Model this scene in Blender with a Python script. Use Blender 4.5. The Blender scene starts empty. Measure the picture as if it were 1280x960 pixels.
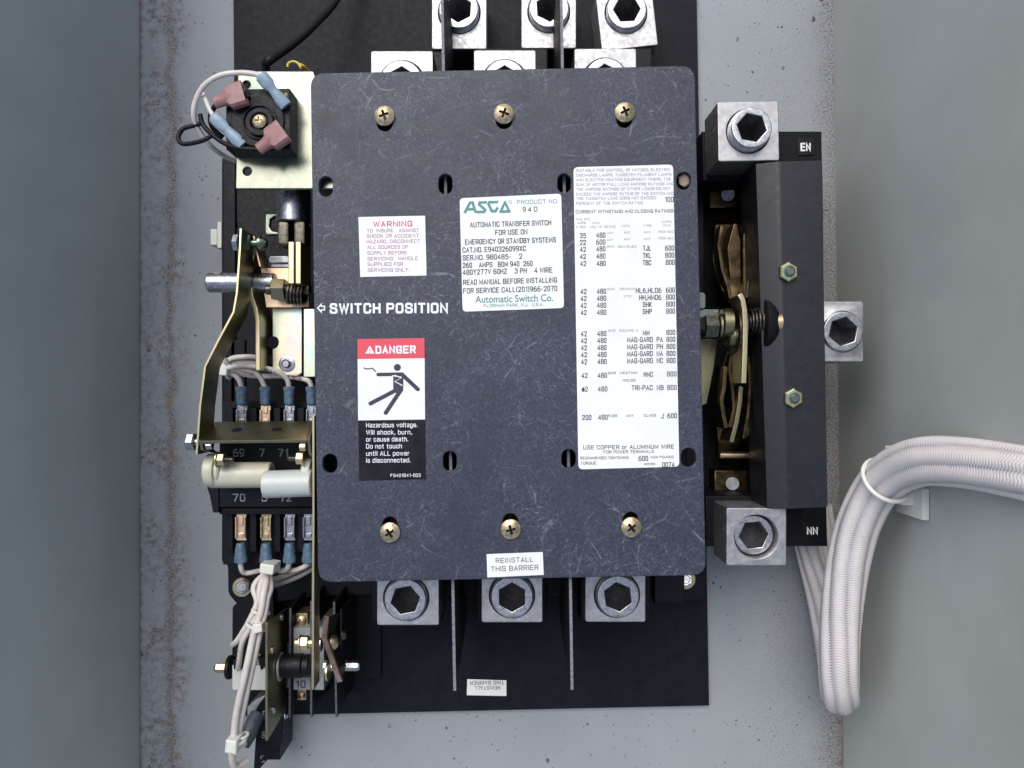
import bpy, bmesh, math, random
from mathutils import Vector, Matrix
random.seed(7)
R = math.radians
SC = bpy.context.scene
COL = SC.collection
S = 0.0005          # metres per unit (one unit = half a millimetre)
D = 967.0           # camera distance from the back panel, in units

# ------------------------------------------------------------------ camera, sky, sun, exposure
cam_data = bpy.data.cameras.new("camera")
cam_data.sensor_width = 36.0
cam_data.lens = 36.0 * D / 1280.0
cam_data.clip_start = 0.01
cam_data.clip_end = 100.0
cam = bpy.data.objects.new("camera", cam_data)
COL.objects.link(cam)
cam.location = (0, 0, D * S)
SC.camera = cam

SUN_EL, SUN_AZ = 55.0, -22.0       # light falls from the top of the picture, a little from the left
world = bpy.data.worlds.new("World")
SC.world = world
world.use_nodes = True
wn = world.node_tree
sky = wn.nodes.new("ShaderNodeTexSky")
sky.sky_type = 'NISHITA'
sky.sun_disc = False
sky.sun_elevation = R(SUN_EL)
sky.sun_rotation = R(SUN_AZ)
sky.air_density = 1.0
sky.dust_density = 2.5
sky.ozone_density = 1.0
bg = wn.nodes["Background"]
bg.inputs[1].default_value = 0.12
hs = wn.nodes.new("ShaderNodeHueSaturation")     # thin cloud greys the blue
hs.inputs["Saturation"].default_value = 0.72
wn.links.new(sky.outputs[0], hs.inputs["Color"])
wn.links.new(hs.outputs[0], bg.inputs[0])

sun_data = bpy.data.lights.new("sun", 'SUN')
sun_data.energy = 1.1
sun_data.angle = R(45)
sun_data.color = (1.0, 0.97, 0.93)
sun = bpy.data.objects.new("sun", sun_data)
COL.objects.link(sun)
sd = Vector((math.sin(R(SUN_AZ)) * math.cos(R(SUN_EL)), math.cos(R(SUN_AZ)) * math.cos(R(SUN_EL)), math.sin(R(SUN_EL))))
sun.rotation_euler = (-sd).to_track_quat('-Z', 'Y').to_euler()
sun.location = sd * 2

SC.view_settings.view_transform = 'Standard'
SC.view_settings.look = 'None'
SC.view_settings.exposure = 0.66
SC.view_settings.gamma = 1.0
SC.view_settings.use_curve_mapping = False

# ------------------------------------------------------------------ helpers
def W(u, v, h):
    k = (D - h) / D
    return Vector(((u - 640) * k, (480 - v) * k, h)) * S

def srgb(r, g, b):
    f = lambda c: (c / 255 / 12.92) if c <= 10 else ((c / 255 + 0.055) / 1.055) ** 2.4
    return (f(r), f(g), f(b), 1.0)

def curve_bm(splines, z0, z1, bevel=0.0, res=2):
    """closed 2D outlines (unit coords, first outer then holes) -> solid between z0 and z1"""
    cu = bpy.data.curves.new("tmp", 'CURVE')
    cu.dimensions = '2D'
    cu.fill_mode = 'BOTH'
    for pts in splines:
        sp = cu.splines.new('POLY')
        sp.points.add(len(pts) - 1)
        for p, q in zip(sp.points, pts):
            p.co = (q[0], q[1], 0, 1)
        sp.use_cyclic_u = True
    cu.extrude = max((z1 - z0) / 2 - bevel, 0.0)
    cu.bevel_depth = bevel
    cu.bevel_resolution = res
    cu.offset = -bevel
    ob = bpy.data.objects.new("tmp", cu)
    me = bpy.data.meshes.new_from_object(ob)
    bm = bmesh.new()
    bm.from_mesh(me)
    bmesh.ops.remove_doubles(bm, verts=bm.verts, dist=1e-4)
    bmesh.ops.translate(bm, verts=bm.verts, vec=(0, 0, (z0 + z1) / 2))
    bpy.data.objects.remove(ob)
    bpy.data.curves.remove(cu)
    bpy.data.meshes.remove(me)
    return bm

class MB:
    """collects shapes (unit coords) into one mesh"""
    def __init__(self):
        self.bm = bmesh.new()
        self.uv = self.bm.loops.layers.uv.new("UVMap")
    def merge(self, bm):
        me = bpy.data.meshes.new("tmp")
        bm.to_mesh(me)
        bm.free()
        self.bm.from_mesh(me)
        bpy.data.meshes.remove(me)
        return self
    # -- flat outlines
    def poly(self, pts, h1, h0, bev=0.0, holes=()):
        """pixel outline seen at height h1, going straight down to h0"""
        k = (D - h1) / D
        t = lambda ps: [((u - 640) * k, (480 - v) * k) for u, v in ps]
        return self.merge(curve_bm([t(pts)] + [t(h) for h in holes], h0, h1, bev))
    def rect(self, u0, v0, u1, v1, h1, h0, bev=0.0):
        return self.poly([(u0, v0), (u1, v0), (u1, v1), (u0, v1)], h1, h0, bev)
    def strip(self, path, th, h1, h0, bev=0.0):
        """edge-on band: path in pixels at h1, thickness th pixels, depth down to h0"""
        L, Rr = [], []
        n = len(path)
        for i, p in enumerate(path):
            a = Vector(path[max(i - 1, 0)]); b = Vector(path[min(i + 1, n - 1)])
            d = (b - a).normalized()
            nn = Vector((-d.y, d.x)) * th / 2
            L.append((p[0] + nn.x, p[1] + nn.y)); Rr.append((p[0] - nn.x, p[1] - nn.y))
        return self.poly(L + Rr[::-1], h1, h0, bev)
    # -- solids from 3D unit points
    def ext(self, pts, vec, bev=0.0):
        bm = bmesh.new()
        vs = [bm.verts.new(p) for p in pts]
        f = bm.faces.new(vs)
        r = bmesh.ops.extrude_face_region(bm, geom=[f])
        bmesh.ops.translate(bm, verts=[e for e in r['geom'] if isinstance(e, bmesh.types.BMVert)], vec=vec)
        bmesh.ops.recalc_face_normals(bm, faces=bm.faces)
        if bev:
            bmesh.ops.bevel(bm, geom=list(bm.edges), offset=bev, segments=2, profile=0.5, affect='EDGES')
        return self.merge(bm)
    def box(self, c, s, bev=0.0, rot=None):
        bm = bmesh.new()
        bmesh.ops.create_cube(bm, size=1.0)
        bmesh.ops.scale(bm, vec=s, verts=bm.verts)
        if bev:
            bmesh.ops.bevel(bm, geom=list(bm.edges), offset=bev, segments=2, profile=0.5, affect='EDGES')
        if rot is not None:
            bmesh.ops.rotate(bm, verts=bm.verts, cent=(0, 0, 0), matrix=rot)
        bmesh.ops.translate(bm, verts=bm.verts, vec=c)
        return self.merge(bm)
    def lathe(self, p, axis, prof, seg=32, flat=1.0, flat_dir=None, ribs=0):
        """profile [(radius, distance along axis)]; closed at ends"""
        axis = Vector(axis).normalized()
        a = Vector((0, 0, 1)) if abs(axis.z) < 0.9 else Vector((0, 1, 0))
        if flat_dir is not None: a = Vector(flat_dir)
        e2 = axis.cross(a).normalized(); e1 = e2.cross(axis).normalized()
        p = Vector(p)
        bm = bmesh.new()
        rings = []
        for r, z in prof:
            ring = []
            for i in range(seg):
                t = 2 * math.pi * i / seg
                ring.append(bm.verts.new(p + axis * z + e1 * (r * flat * math.cos(t)) + e2 * (r * math.sin(t))))
            rings.append(ring)
        for a_, b_ in zip(rings, rings[1:]):
            for i in range(seg):
                bm.faces.new((a_[i], a_[(i + 1) % seg], b_[(i + 1) % seg], b_[i]))
        bm.faces.new(rings[0][::-1]); bm.faces.new(rings[-1])
        bmesh.ops.recalc_face_normals(bm, faces=bm.faces)
        return self.merge(bm)
    def cyl(self, p0, p1, r, seg=28, bev=0.6):
        p0 = Vector(p0); p1 = Vector(p1); L = (p1 - p0).length
        b = min(bev, r * .4, L * .3)
        return self.lathe(p0, p1 - p0, [(r - b, 0), (r, b), (r, L - b), (r - b, L)], seg)
    def hexa(self, p0, p1, r, bev=0.8):
        p0 = Vector(p0); p1 = Vector(p1); L = (p1 - p0).length
        b = min(bev, L * .3)
        return self.lathe(p0, p1 - p0, [(r - b, 0), (r, b), (r, L - b), (r - b, L)], 6)
    def tube(self, pts, r, seg=12, sub=8, taper=None, vscale=1.0, lobes=0, lobe=.0):
        pts = [Vector(p) for p in pts]
        P = [pts[0] * 2 - pts[1]] + pts + [pts[-1] * 2 - pts[-2]]
        path = []
        for i in range(1, len(P) - 2):
            for j in range(sub):
                t = j / sub
                p0, p1, p2, p3 = P[i - 1:i + 3]
                path.append(0.5 * ((2 * p1) + (p2 - p0) * t + (2 * p0 - 5 * p1 + 4 * p2 - p3) * t * t + (3 * p1 - p0 - 3 * p2 + p3) * t ** 3))
        path.append(pts[-1])
        tang = [(path[min(i + 1, len(path) - 1)] - path[max(i - 1, 0)]).normalized() for i in range(len(path))]
        nrm = tang[0].orthogonal().normalized()
        bm = bmesh.new()
        uv = bm.loops.layers.uv.new("UVMap")
        rings, lens, acc = [], [], 0.0
        for i, (p, t) in enumerate(zip(path, tang)):
            nrm = (nrm - t * nrm.dot(t)).normalized()
            b = t.cross(nrm)
            rr = r if taper is None else r * taper(i / (len(path) - 1))
            if i: acc += (p - path[i - 1]).length
            lens.append(acc)
            rings.append([bm.verts.new(p + (nrm * math.cos(2 * math.pi * k / seg) + b * math.sin(2 * math.pi * k / seg)) * rr * (1 + lobe * (abs(math.sin(math.pi * (lobes * k / seg + acc * .0045))) - .6) + (lobe * .35 * math.sin(acc * .03 + 3 * math.sin(2 * math.pi * k / seg)) if lobes else 0))) for k in range(seg)])
        for i in range(len(rings) - 1):
            for k in range(seg):
                f = bm.faces.new((rings[i][k], rings[i][(k + 1) % seg], rings[i + 1][(k + 1) % seg], rings[i + 1][k]))
                for l, (x, y) in zip(f.loops, ((k, i), (k + 1, i), (k + 1, i + 1), (k, i + 1))):
                    l[uv].uv = (x / seg, lens[y] * vscale)
        bm.faces.new(rings[0][::-1]); bm.faces.new(rings[-1])
        bmesh.ops.recalc_face_normals(bm, faces=bm.faces)
        return self.merge(bm)
    def ring(self, p, axis, R0, r, seg=32, arc=(0, 360), e1=None):
        axis = Vector(axis).normalized(); p = Vector(p)
        a = Vector(e1) if e1 is not None else axis.orthogonal().normalized()
        b = axis.cross(a)
        n = max(int(seg * (arc[1] - arc[0]) / 360), 4)
        pts = [p + (a * math.cos(R(arc[0] + (arc[1] - arc[0]) * i / n)) + b * math.sin(R(arc[0] + (arc[1] - arc[0]) * i / n))) * R0 for i in range(n + 1)]
        return self.tube(pts, r, 8, 2)
    def text(self, s, u0, u1, v, cap, h, ang=0.0, bold=0.0, th=0.12):
        """printed text from pixel u0 to u1, baseline at v (left end), cap height in pixels, at height h"""
        cu = bpy.data.curves.new("tmp", 'FONT')
        cu.body = s
        cu.size = 1.0
        cu.offset = bold
        cu.resolution_u = 3
        ob = bpy.data.objects.new("tmp", cu)
        me = bpy.data.meshes.new_from_object(ob)
        xs = [q.co.x for q in me.vertices]
        x0, x1 = min(xs), max(xs)
        sx = (u1 - u0) / (x1 - x0) if u1 is not None else cap / CAP
        ca, sa = math.cos(R(ang)), math.sin(R(ang))
        for q in me.vertices:
            x = (q.co.x - x0) * sx; y = q.co.y * cap / CAP
            w = W(u0 + x * ca - y * sa, v - (x * sa + y * ca), h) / S
            q.co = w
        self.bm.from_mesh(me)
        bpy.data.objects.remove(ob); bpy.data.curves.remove(cu); bpy.data.meshes.remove(me)
        return self

    def ribbon(self, path, wpx, h):
        """flat printed line with mitred corners; path in pixels at height h"""
        n = len(path); P_ = [Vector(p) for p in path]
        closed = (P_[0] - P_[-1]).length < 1e-6
        L, Q = [], []
        for i, p in enumerate(P_):
            a_ = P_[i - 1] if i else (P_[-2] if closed else None)
            b_ = P_[i + 1] if i < n - 1 else (P_[1] if closed else None)
            d1 = (p - a_).normalized() if a_ is not None else None
            d2 = (b_ - p).normalized() if b_ is not None else None
            d1 = d1 or d2; d2 = d2 or d1
            n1 = Vector((-d1.y, d1.x)); n2 = Vector((-d2.y, d2.x))
            m_ = n1 + n2
            m_ = n1 if m_.length < .2 else m_.normalized()
            k = min(1 / max(m_.dot(n1), .45), 2.2)
            ex = Vector((0, 0))
            if not closed and i == 0: ex = -d2 * wpx * .35
            if not closed and i == n - 1: ex = d1 * wpx * .35
            L.append(p + ex + m_ * wpx / 2 * k); Q.append(p + ex - m_ * wpx / 2 * k)
        va = [self.bm.verts.new(W(q.x, q.y, h) / S) for q in L]; vb = [self.bm.verts.new(W(q.x, q.y, h) / S) for q in Q]
        for i in range(n - 1):
            f = self.bm.faces.new((va[i], vb[i], vb[i + 1], va[i + 1]))
            f.normal_update()
            if f.normal.z < 0: f.normal_flip()
        return self
    def stext(self, s, u0, u1, v, cap, h, ang=0.0, wt=.13):
        """printed lettering drawn as strokes from pixel u0 to u1, baseline v at the left end, weight as a fraction of the cap height"""
        x = 0.0; items = []
        gap = 1.5 + wt * 6 * .8
        for ch in s:
            if ch == ' ': x += 3.0; continue
            g = GLY[ch]
            w_ = max(p[0] for st in g for p in st); lo = min(p[0] for st in g for p in st)
            items.append((x - lo * (ch not in '1'), g)); x += w_ - lo * (ch not in '1') + gap
        x -= gap
        wp = wt * cap
        sx = (u1 - u0 - wp) / max(x, .01) if x > .02 else 1
        sy = (cap - wp) / 6
        ca, sa = math.cos(R(ang)), math.sin(R(ang))
        k = 0
        for x0, g in items:
            for st in g:
                pts = []
                for p in st:
                    xx = wp / 2 + (x0 + p[0]) * sx; yy = wp / 2 + p[1] * sy
                    pts.append((u0 + xx * ca - yy * sa, v - (xx * sa + yy * ca)))
                self.ribbon(pts, wp, h + .012 * (k % 4)); k += 1
        return self

def _cap():
    cu = bpy.data.curves.new("tmp", 'FONT'); cu.body = "H"; cu.size = 1.0
    ob = bpy.data.objects.new("tmp", cu)
    me = bpy.data.meshes.new_from_object(ob)
    c = max(q.co.y for q in me.vertices)
    bpy.data.objects.remove(ob); bpy.data.curves.remove(cu); bpy.data.meshes.remove(me)
    return c
CAP = _cap()

def _chaikin(p, n=3):
    for _ in range(n):
        q = [p[0]]
        for s_, e in zip(p, p[1:]):
            q += [(s_[0] * .75 + e[0] * .25, s_[1] * .75 + e[1] * .25), (s_[0] * .25 + e[0] * .75, s_[1] * .25 + e[1] * .75)]
        p = q + [p[-1]]
    return p
# strokes on a 4 x 6 grid; "~" marks a rounded stroke
_G = {
'A': "0,0 2,6 4,0|.7,2 3.3,2", 'B': "0,0 0,6|~0,6 2.4,6 3.7,6 3.7,3.2 2.4,3.2 0,3.2|~0,3.2 2.6,3.2 4,3.2 4,0 2.6,0 0,0",
'C': "~4,4.2 3.8,6 2,6 0,6 0,3 0,0 2,0 3.8,0 4,1.8", 'D': "0,0 0,6|~0,6 1.8,6 4,6 4,3 4,0 1.8,0 0,0", 'E': "4,6 0,6 0,0 4,0|0,3.1 3.5,3.1",
'F': "3.9,6 0,6 0,0|0,3.1 3.3,3.1", 'G': "~4,4.3 3.8,6 2,6 0,6 0,3 0,0 2,0 4,0 4,2.6|2.2,2.7 4,2.7 4,0", 'H': "0,0 0,6|4,0 4,6|0,3.1 4,3.1", 'I': "0,0 0,6",
'J': "~0,1.6 0,0 1.6,0 3.2,0 3.2,2.5|3.2,2 3.2,6", 'K': "0,0 0,6|4,6 0,2|1.4,3.4 4,0", 'L': "0,6 0,0 3.6,0", 'M': "0,0 0,6 2.4,1.2 4.8,6 4.8,0", 'N': "0,0 0,6 4,0 4,6",
'O': "~2,6 0,6 0,3 0,0 2,0 4,0 4,3 4,6 2,6", 'P': "0,0 0,6|~0,6 2.4,6 4,6 4,2.8 2.4,2.8 0,2.8", 'Q': "~2,6 0,6 0,3 0,0 2,0 4,0 4,3 4,6 2,6|2.4,1.6 4,-.3",
'R': "0,0 0,6|~0,6 2.4,6 4,6 4,2.9 2.4,2.9 0,2.9|2.1,2.9 4,0", 'S': "~3.9,4.5 3.7,6 2,6 .1,6 .1,3.4 2,3.1 4,2.8 4,0 2,0 .2,0 0,1.6",
'T': "0,6 4,6|2,6 2,0", 'U': "~0,6 0,3 0,0 2,0 4,0 4,3 4,6", 'V': "0,6 2,0 4,6", 'W': "0,6 1.4,0 2.8,5.6 4.2,0 5.6,6", 'X': "0,0 4,6|0,6 4,0", 'Y': "0,6 2,3 4,6|2,3 2,0",
'Z': "0,6 4,6 0,0 4,0", '0': "~2,6 .3,6 .3,3 .3,0 2,0 3.7,0 3.7,3 3.7,6 2,6", '1': ".6,4.7 2,6 2,0", '2': "~.1,4.3 .2,6 2,6 4,6 4,3.6 2,2 0,0|0,0 4,0",
'3': "~.1,4.8 .3,6 2,6 3.9,6 3.9,3.2 1.6,3.2|~1.6,3.2 4,3.2 4,0 2,0 .2,0 0,1.3", '4': "3,0 3,6 0,1.7 4,1.7", '5': "3.8,6 .6,6 .3,3.2|~.3,3.2 1.5,3.9 4,3.9 4,0 2,0 .6,0 0,.4",
'6': "~3.4,6 1.8,6 0,4.8 0,2.4 0,0 2,0 4,0 4,3.5 2,3.5 .3,3.5 .1,2.2", '7': "0,6 4,6 1.5,0",
'8': "~2,3.2 .2,3.2 .2,6 2,6 3.8,6 3.8,3.2 2,3.2|~2,3.2 0,3.2 0,0 2,0 4,0 4,3.2 2,3.2", '9': "~.6,0 2.2,0 4,1.2 4,3.6 4,6 2,6 0,6 0,2.5 2,2.5 3.7,2.5 3.9,3.8",
'.': "0,0 .01,.7", ',': ".5,.8 0,-1", '-': "0,2.6 2,2.6", '(': "~1.3,6.6 0,5 0,1 1.3,-.6", ')': "~0,6.6 1.3,5 1.3,1 0,-.6",
'a': "~.3,4.1 1,4.5 3.2,4.5 3.2,2.6|3.2,3 3.2,0|~3.2,2.4 0,2.4 0,0 1.4,0 3.2,0 3.2,1.5", 'b': "0,0 0,6|~0,1.9 0,0 1.7,0 3.4,0 3.4,2.1 3.4,4.3 1.7,4.3 0,4.3 0,2.4",
'c': "~3.2,3 3,4.3 1.6,4.3 0,4.3 0,2.1 0,0 1.6,0 3,0 3.2,1.3", 'd': "3.4,0 3.4,6|~3.4,1.9 3.4,0 1.7,0 0,0 0,2.1 0,4.3 1.7,4.3 3.4,4.3 3.4,2.4",
'e': ".1,2.2 3.3,2.2|~3.3,2.2 3.3,4.3 1.7,4.3 0,4.3 0,2.1 0,0 1.7,0 3,0 3.2,1.2", 'g': "~3.4,1.9 3.4,0 1.7,0 0,0 0,2.1 0,4.3 1.7,4.3 3.4,4.3 3.4,2.4|~3.4,4.3 3.4,0 3.4,-1.8 1.6,-1.8 .2,-1.8 .1,-.8",
'h': "0,0 0,6|~0,2.6 0,4.3 1.7,4.3 3.2,4.3 3.2,2.6 3.2,0", 'i': "0,0 0,4.3|0,5.4 0,6.2", 'k': "0,0 0,6|3.1,4.3 0,1.4|1.2,2.5 3.3,0", 'l': "0,0 0,6", 'm': "0,0 0,4.3|~0,2.6 0,4.3 1.3,4.3 2.5,4.3 2.5,2.6 2.5,0|~2.5,2.6 2.5,4.3 3.8,4.3 5,4.3 5,2.6 5,0",
'n': "0,0 0,4.3|~0,2.6 0,4.3 1.7,4.3 3.2,4.3 3.2,2.6 3.2,0", 'o': "~1.7,4.3 0,4.3 0,2.1 0,0 1.7,0 3.4,0 3.4,2.1 3.4,4.3 1.7,4.3", 'p': "0,-1.8 0,4.3|~0,1.9 0,0 1.7,0 3.4,0 3.4,2.1 3.4,4.3 1.7,4.3 0,4.3 0,2.4",
'r': "0,0 0,4.3|~0,2.4 0,4.2 1.9,4.2", 's': "~3,3.2 2.8,4.3 1.6,4.3 .1,4.3 .1,2.5 1.6,2.2 3.2,1.9 3.2,0 1.6,0 .2,0 0,1.2", 't': "~.9,5.8 .9,1.5 .9,0 2.1,0|0,4.2 2,4.2",
'u': "~0,4.3 0,1.7 0,0 1.6,0 3.2,0 3.2,1.7|3.2,4.3 3.2,0", 'v': "0,4.3 1.7,0 3.4,4.3", 'w': "0,4.3 1.2,0 2.4,4 3.6,0 4.8,4.3", 'z': "0,4.2 3,4.2 0,0 3.1,0"}
GLY = {}
for k_, s_ in _G.items():
    L_ = []
    for st in s_.split('|'):
        pp = [tuple(float(x) for x in q.split(',')) for q in st.lstrip('~').split()]
        L_.append(_chaikin(pp) if st[0] == '~' else pp)
    GLY[k_] = L_
ORG = {}
def tag(o, label=None, cat=None, group=None, kind=None):
    if label: o["label"] = label
    if cat: o["category"] = cat
    if group: o["group"] = group
    if kind: o["kind"] = kind
    return o
def thing(name, label, cat, at, group=None):
    o = bpy.data.objects.new(name, None)
    o.empty_display_size = 0.005
    COL.objects.link(o)
    loc = Vector(at) * S
    o.location = loc
    ORG[o.name] = loc
    return tag(o, label, cat, group)
def even(o):
    """keep large flat faces flat next to their rounded edges"""
    w = o.modifiers.new('even_normals', 'WEIGHTED_NORMAL')
    w.mode = 'FACE_AREA'; w.weight = 80; w.keep_sharp = True
def part(name, mb, m, parent, local=False):
    """one mesh under its thing (local: the shape is already in the thing's own coordinates)"""
    me = bpy.data.meshes.new(name)
    org = Vector((0, 0, 0)) if local else ORG[parent.name]
    bmesh.ops.scale(mb.bm, vec=(S, S, S), verts=mb.bm.verts)
    bmesh.ops.translate(mb.bm, vec=-org, verts=mb.bm.verts)
    mb.bm.to_mesh(me); mb.bm.free()
    for p in me.polygons: p.use_smooth = True
    me.set_sharp_from_angle(angle=R(32))
    me.materials.append(m)
    o = bpy.data.objects.new(name, me)
    even(o)
    COL.objects.link(o)
    o.parent = parent
    ORG[o.name] = org
    return o
def single(name, mb, m, label, cat, group=None, kind=None, at=None):
    """a thing that is one mesh; its origin goes to the middle of its base"""
    me = bpy.data.meshes.new(name)
    bmesh.ops.scale(mb.bm, vec=(S, S, S), verts=mb.bm.verts)
    vs = mb.bm.verts
    if at is None:
        lo = [min(v.co[i] for v in vs) for i in range(3)]; hi = [max(v.co[i] for v in vs) for i in range(3)]
        loc = Vector(((lo[0] + hi[0]) / 2, (lo[1] + hi[1]) / 2, lo[2]))
    else:
        loc = Vector(at) * S
    bmesh.ops.translate(mb.bm, vec=-loc, verts=vs)
    mb.bm.to_mesh(me); mb.bm.free()
    for p in me.polygons: p.use_smooth = True
    me.set_sharp_from_angle(angle=R(32))
    me.materials.append(m)
    o = bpy.data.objects.new(name, me)
    even(o)
    COL.objects.link(o)
    o.location = loc
    ORG[o.name] = loc
    return tag(o, label, cat, group, kind)
def copy_thing(src, at, rotz, label):
    c = src.copy(); COL.objects.link(c)
    c.location = Vector(at) * S; c.rotation_euler = (0, 0, rotz)
    c["label"] = label
    def kids(a, b):
        for ch in list(a.children):
            d = ch.copy(); COL.objects.link(d); d.parent = b
            kids(ch, d)
    kids(src, c)
    return c
def P(u, v, h): return W(u, v, h) / S
def circ(u, v, ru, rv=None, n=32):
    rv = rv or ru
    return [(u + ru * math.cos(2 * math.pi * i / n), v + rv * math.sin(2 * math.pi * i / n)) for i in range(n)]
def slot(u, v, w, hgt, n=10):
    r = w / 2; d = max(hgt / 2 - r, 0)
    a = [(u + r * math.cos(math.pi * i / n), v + d + r * math.sin(math.pi * i / n)) for i in range(n + 1)]
    b = [(u - r * math.cos(math.pi * i / n), v - d - r * math.sin(math.pi * i / n)) for i in range(n + 1)]
    return a + b
def rounded(pts, r, n=6):
    out = []
    m = len(pts)
    for i in range(m):
        p = Vector(pts[i]); a = (Vector(pts[i - 1]) - p).normalized(); b = (Vector(pts[(i + 1) % m]) - p).normalized()
        for j in range(n + 1):
            t = j / n
            q0 = p + a * r; q2 = p + b * r
            out.append(tuple(q0 * (1 - t) ** 2 + p * 2 * t * (1 - t) + q2 * t * t))
    return out

# ------------------------------------------------------------------ materials
def base_mat(name):
    m = bpy.data.materials.new(name); m.use_nodes = True
    nt = m.node_tree
    return m, nt, nt.nodes["Principled BSDF"]
def noise(nt, vec, scale, detail=4, rough=0.55, dist=0.0):
    n = nt.nodes.new("ShaderNodeTexNoise")
    n.inputs["Scale"].default_value = scale; n.inputs["Detail"].default_value = detail
    n.inputs["Roughness"].default_value = rough; n.inputs["Distortion"].default_value = dist
    nt.links.new(vec, n.inputs["Vector"])
    return n.outputs["Fac"]
def ramp(nt, fac, stops):
    n = nt.nodes.new("ShaderNodeValToRGB")
    el = n.color_ramp.elements
    while len(el) < len(stops): el.new(0.5)
    for e, (p, c) in zip(el, stops):
        e.position = p
        e.color = c if isinstance(c, tuple) else (c, c, c, 1)
    nt.links.new(fac, n.inputs[0])
    return n.outputs[0]
def math_(nt, op, a, b=None, clamp=False):
    n = nt.nodes.new("ShaderNodeMath"); n.operation = op; n.use_clamp = clamp
    for i, x in enumerate((a, b)):
        if x is None: continue
        if isinstance(x, (int, float)): n.inputs[i].default_value = x
        else: nt.links.new(x, n.inputs[i])
    return n.outputs[0]
def mix(nt, fac, a, b, mode='MIX'):
    n = nt.nodes.new("ShaderNodeMix"); n.data_type = 'RGBA'; n.blend_type = mode
    if isinstance(fac, (int, float)): n.inputs["Factor"].default_value = fac
    else: nt.links.new(fac, n.inputs["Factor"])
    for key, x in ((6, a), (7, b)):
        if isinstance(x, tuple): n.inputs[key].default_value = x
        else: nt.links.new(x, n.inputs[key])
    return n.outputs[2]
def coords(nt, scale=(1, 1, 1), rot=(0, 0, 0), loc=(0, 0, 0), kind='POINT'):
    t = nt.nodes.new("ShaderNodeTexCoord")
    mp = nt.nodes.new("ShaderNodeMapping"); mp.vector_type = kind
    mp.inputs["Scale"].default_value = scale; mp.inputs["Rotation"].default_value = rot; mp.inputs["Location"].default_value = loc
    nt.links.new(t.outputs["Object"], mp.inputs["Vector"])
    return mp.outputs[0]
def bump(nt, bs, hgt, strength, dist=0.0003):
    b = nt.nodes.new("ShaderNodeBump"); b.inputs["Strength"].default_value = strength; b.inputs["Distance"].default_value = dist
    nt.links.new(hgt, b.inputs["Height"]); nt.links.new(b.outputs[0], bs.inputs["Normal"])

def plain(name, col, rough=0.5, metal=0.0, var=0.25, scale=300, col2=None, rvar=0.15, bmp=0.0, bscale=2500, spec=0.5):
    """base colour with worn / dirty blotches, uneven gloss and a fine surface grain"""
    m, nt, bs = base_mat(name)
    c = coords(nt)
    f = noise(nt, c, scale, 5, 0.6)
    c2 = col2 or tuple([x * (1 - var) for x in col[:3]] + [1])
    nt.links.new(ramp(nt, f, [(0.35, c2), (0.62, col)]), bs.inputs["Base Color"])
    f2 = noise(nt, c, scale * 2.3, 3)
    r = nt.nodes.new("ShaderNodeMapRange"); r.inputs[1].default_value = .3; r.inputs[2].default_value = .7
    r.inputs[3].default_value = max(rough - rvar, 0.05); r.inputs[4].default_value = min(rough + rvar, 1)
    nt.links.new(f2, r.inputs[0]); nt.links.new(r.outputs[0], bs.inputs["Roughness"])
    bs.inputs["Metallic"].default_value = metal
    bs.inputs["Specular IOR Level"].default_value = spec
    if bmp: bump(nt, bs, noise(nt, c, bscale, 3), bmp)
    return m

def dusty(name, col, *args, **kw):
    """plain() with faint pale dust specks and rubbed streaks"""
    m = plain(name, col, *args, **kw)
    nt = m.node_tree; bs = nt.nodes["Principled BSDF"]
    src = bs.inputs["Base Color"].links[0].from_socket
    f = noise(nt, coords(nt), 1100, 3, .6)
    st = noise(nt, coords(nt, (1, 9, 1), (0, 0, 1.2), (0, 0, 0), 'TEXTURE'), 700, 3, .6)
    dust = math_(nt, 'MAXIMUM', ramp(nt, f, [(.66, 0.0), (.76, .5)]), ramp(nt, st, [(.64, 0.0), (.76, .22)]))
    dust = math_(nt, 'MULTIPLY', dust, ramp(nt, noise(nt, coords(nt), 18, 3), [(.38, .15), (.65, 1.0)]))
    nt.links.new(mix(nt, dust, src, (0.10, 0.10, 0.12, 1)), bs.inputs["Base Color"])
    return m

def zinc_mat(name, a, b, c_, rough=0.32, scale=90):
    """yellow-chromate zinc plating: metal whose tint drifts from straw to green and pink"""
    m, nt, bs = base_mat(name)
    co = coords(nt, (1, .5, 1))
    f = noise(nt, co, scale, 2, 0.5, 0.6)
    col = ramp(nt, f, [(0.3, a), (0.5, b), (0.72, c_)])
    sp = noise(nt, coords(nt), 900, 4, .7)
    col = mix(nt, ramp(nt, sp, [(.62, 0.0), (.74, 0.55)]), col, (0.12, 0.1, 0.07, 1))
    nt.links.new(col, bs.inputs["Base Color"])
    bs.inputs["Metallic"].default_value = 1.0
    bs.inputs["Roughness"].default_value = rough
    bump(nt, bs, noise(nt, coords(nt), 1500, 3), 0.08)
    return m

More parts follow.
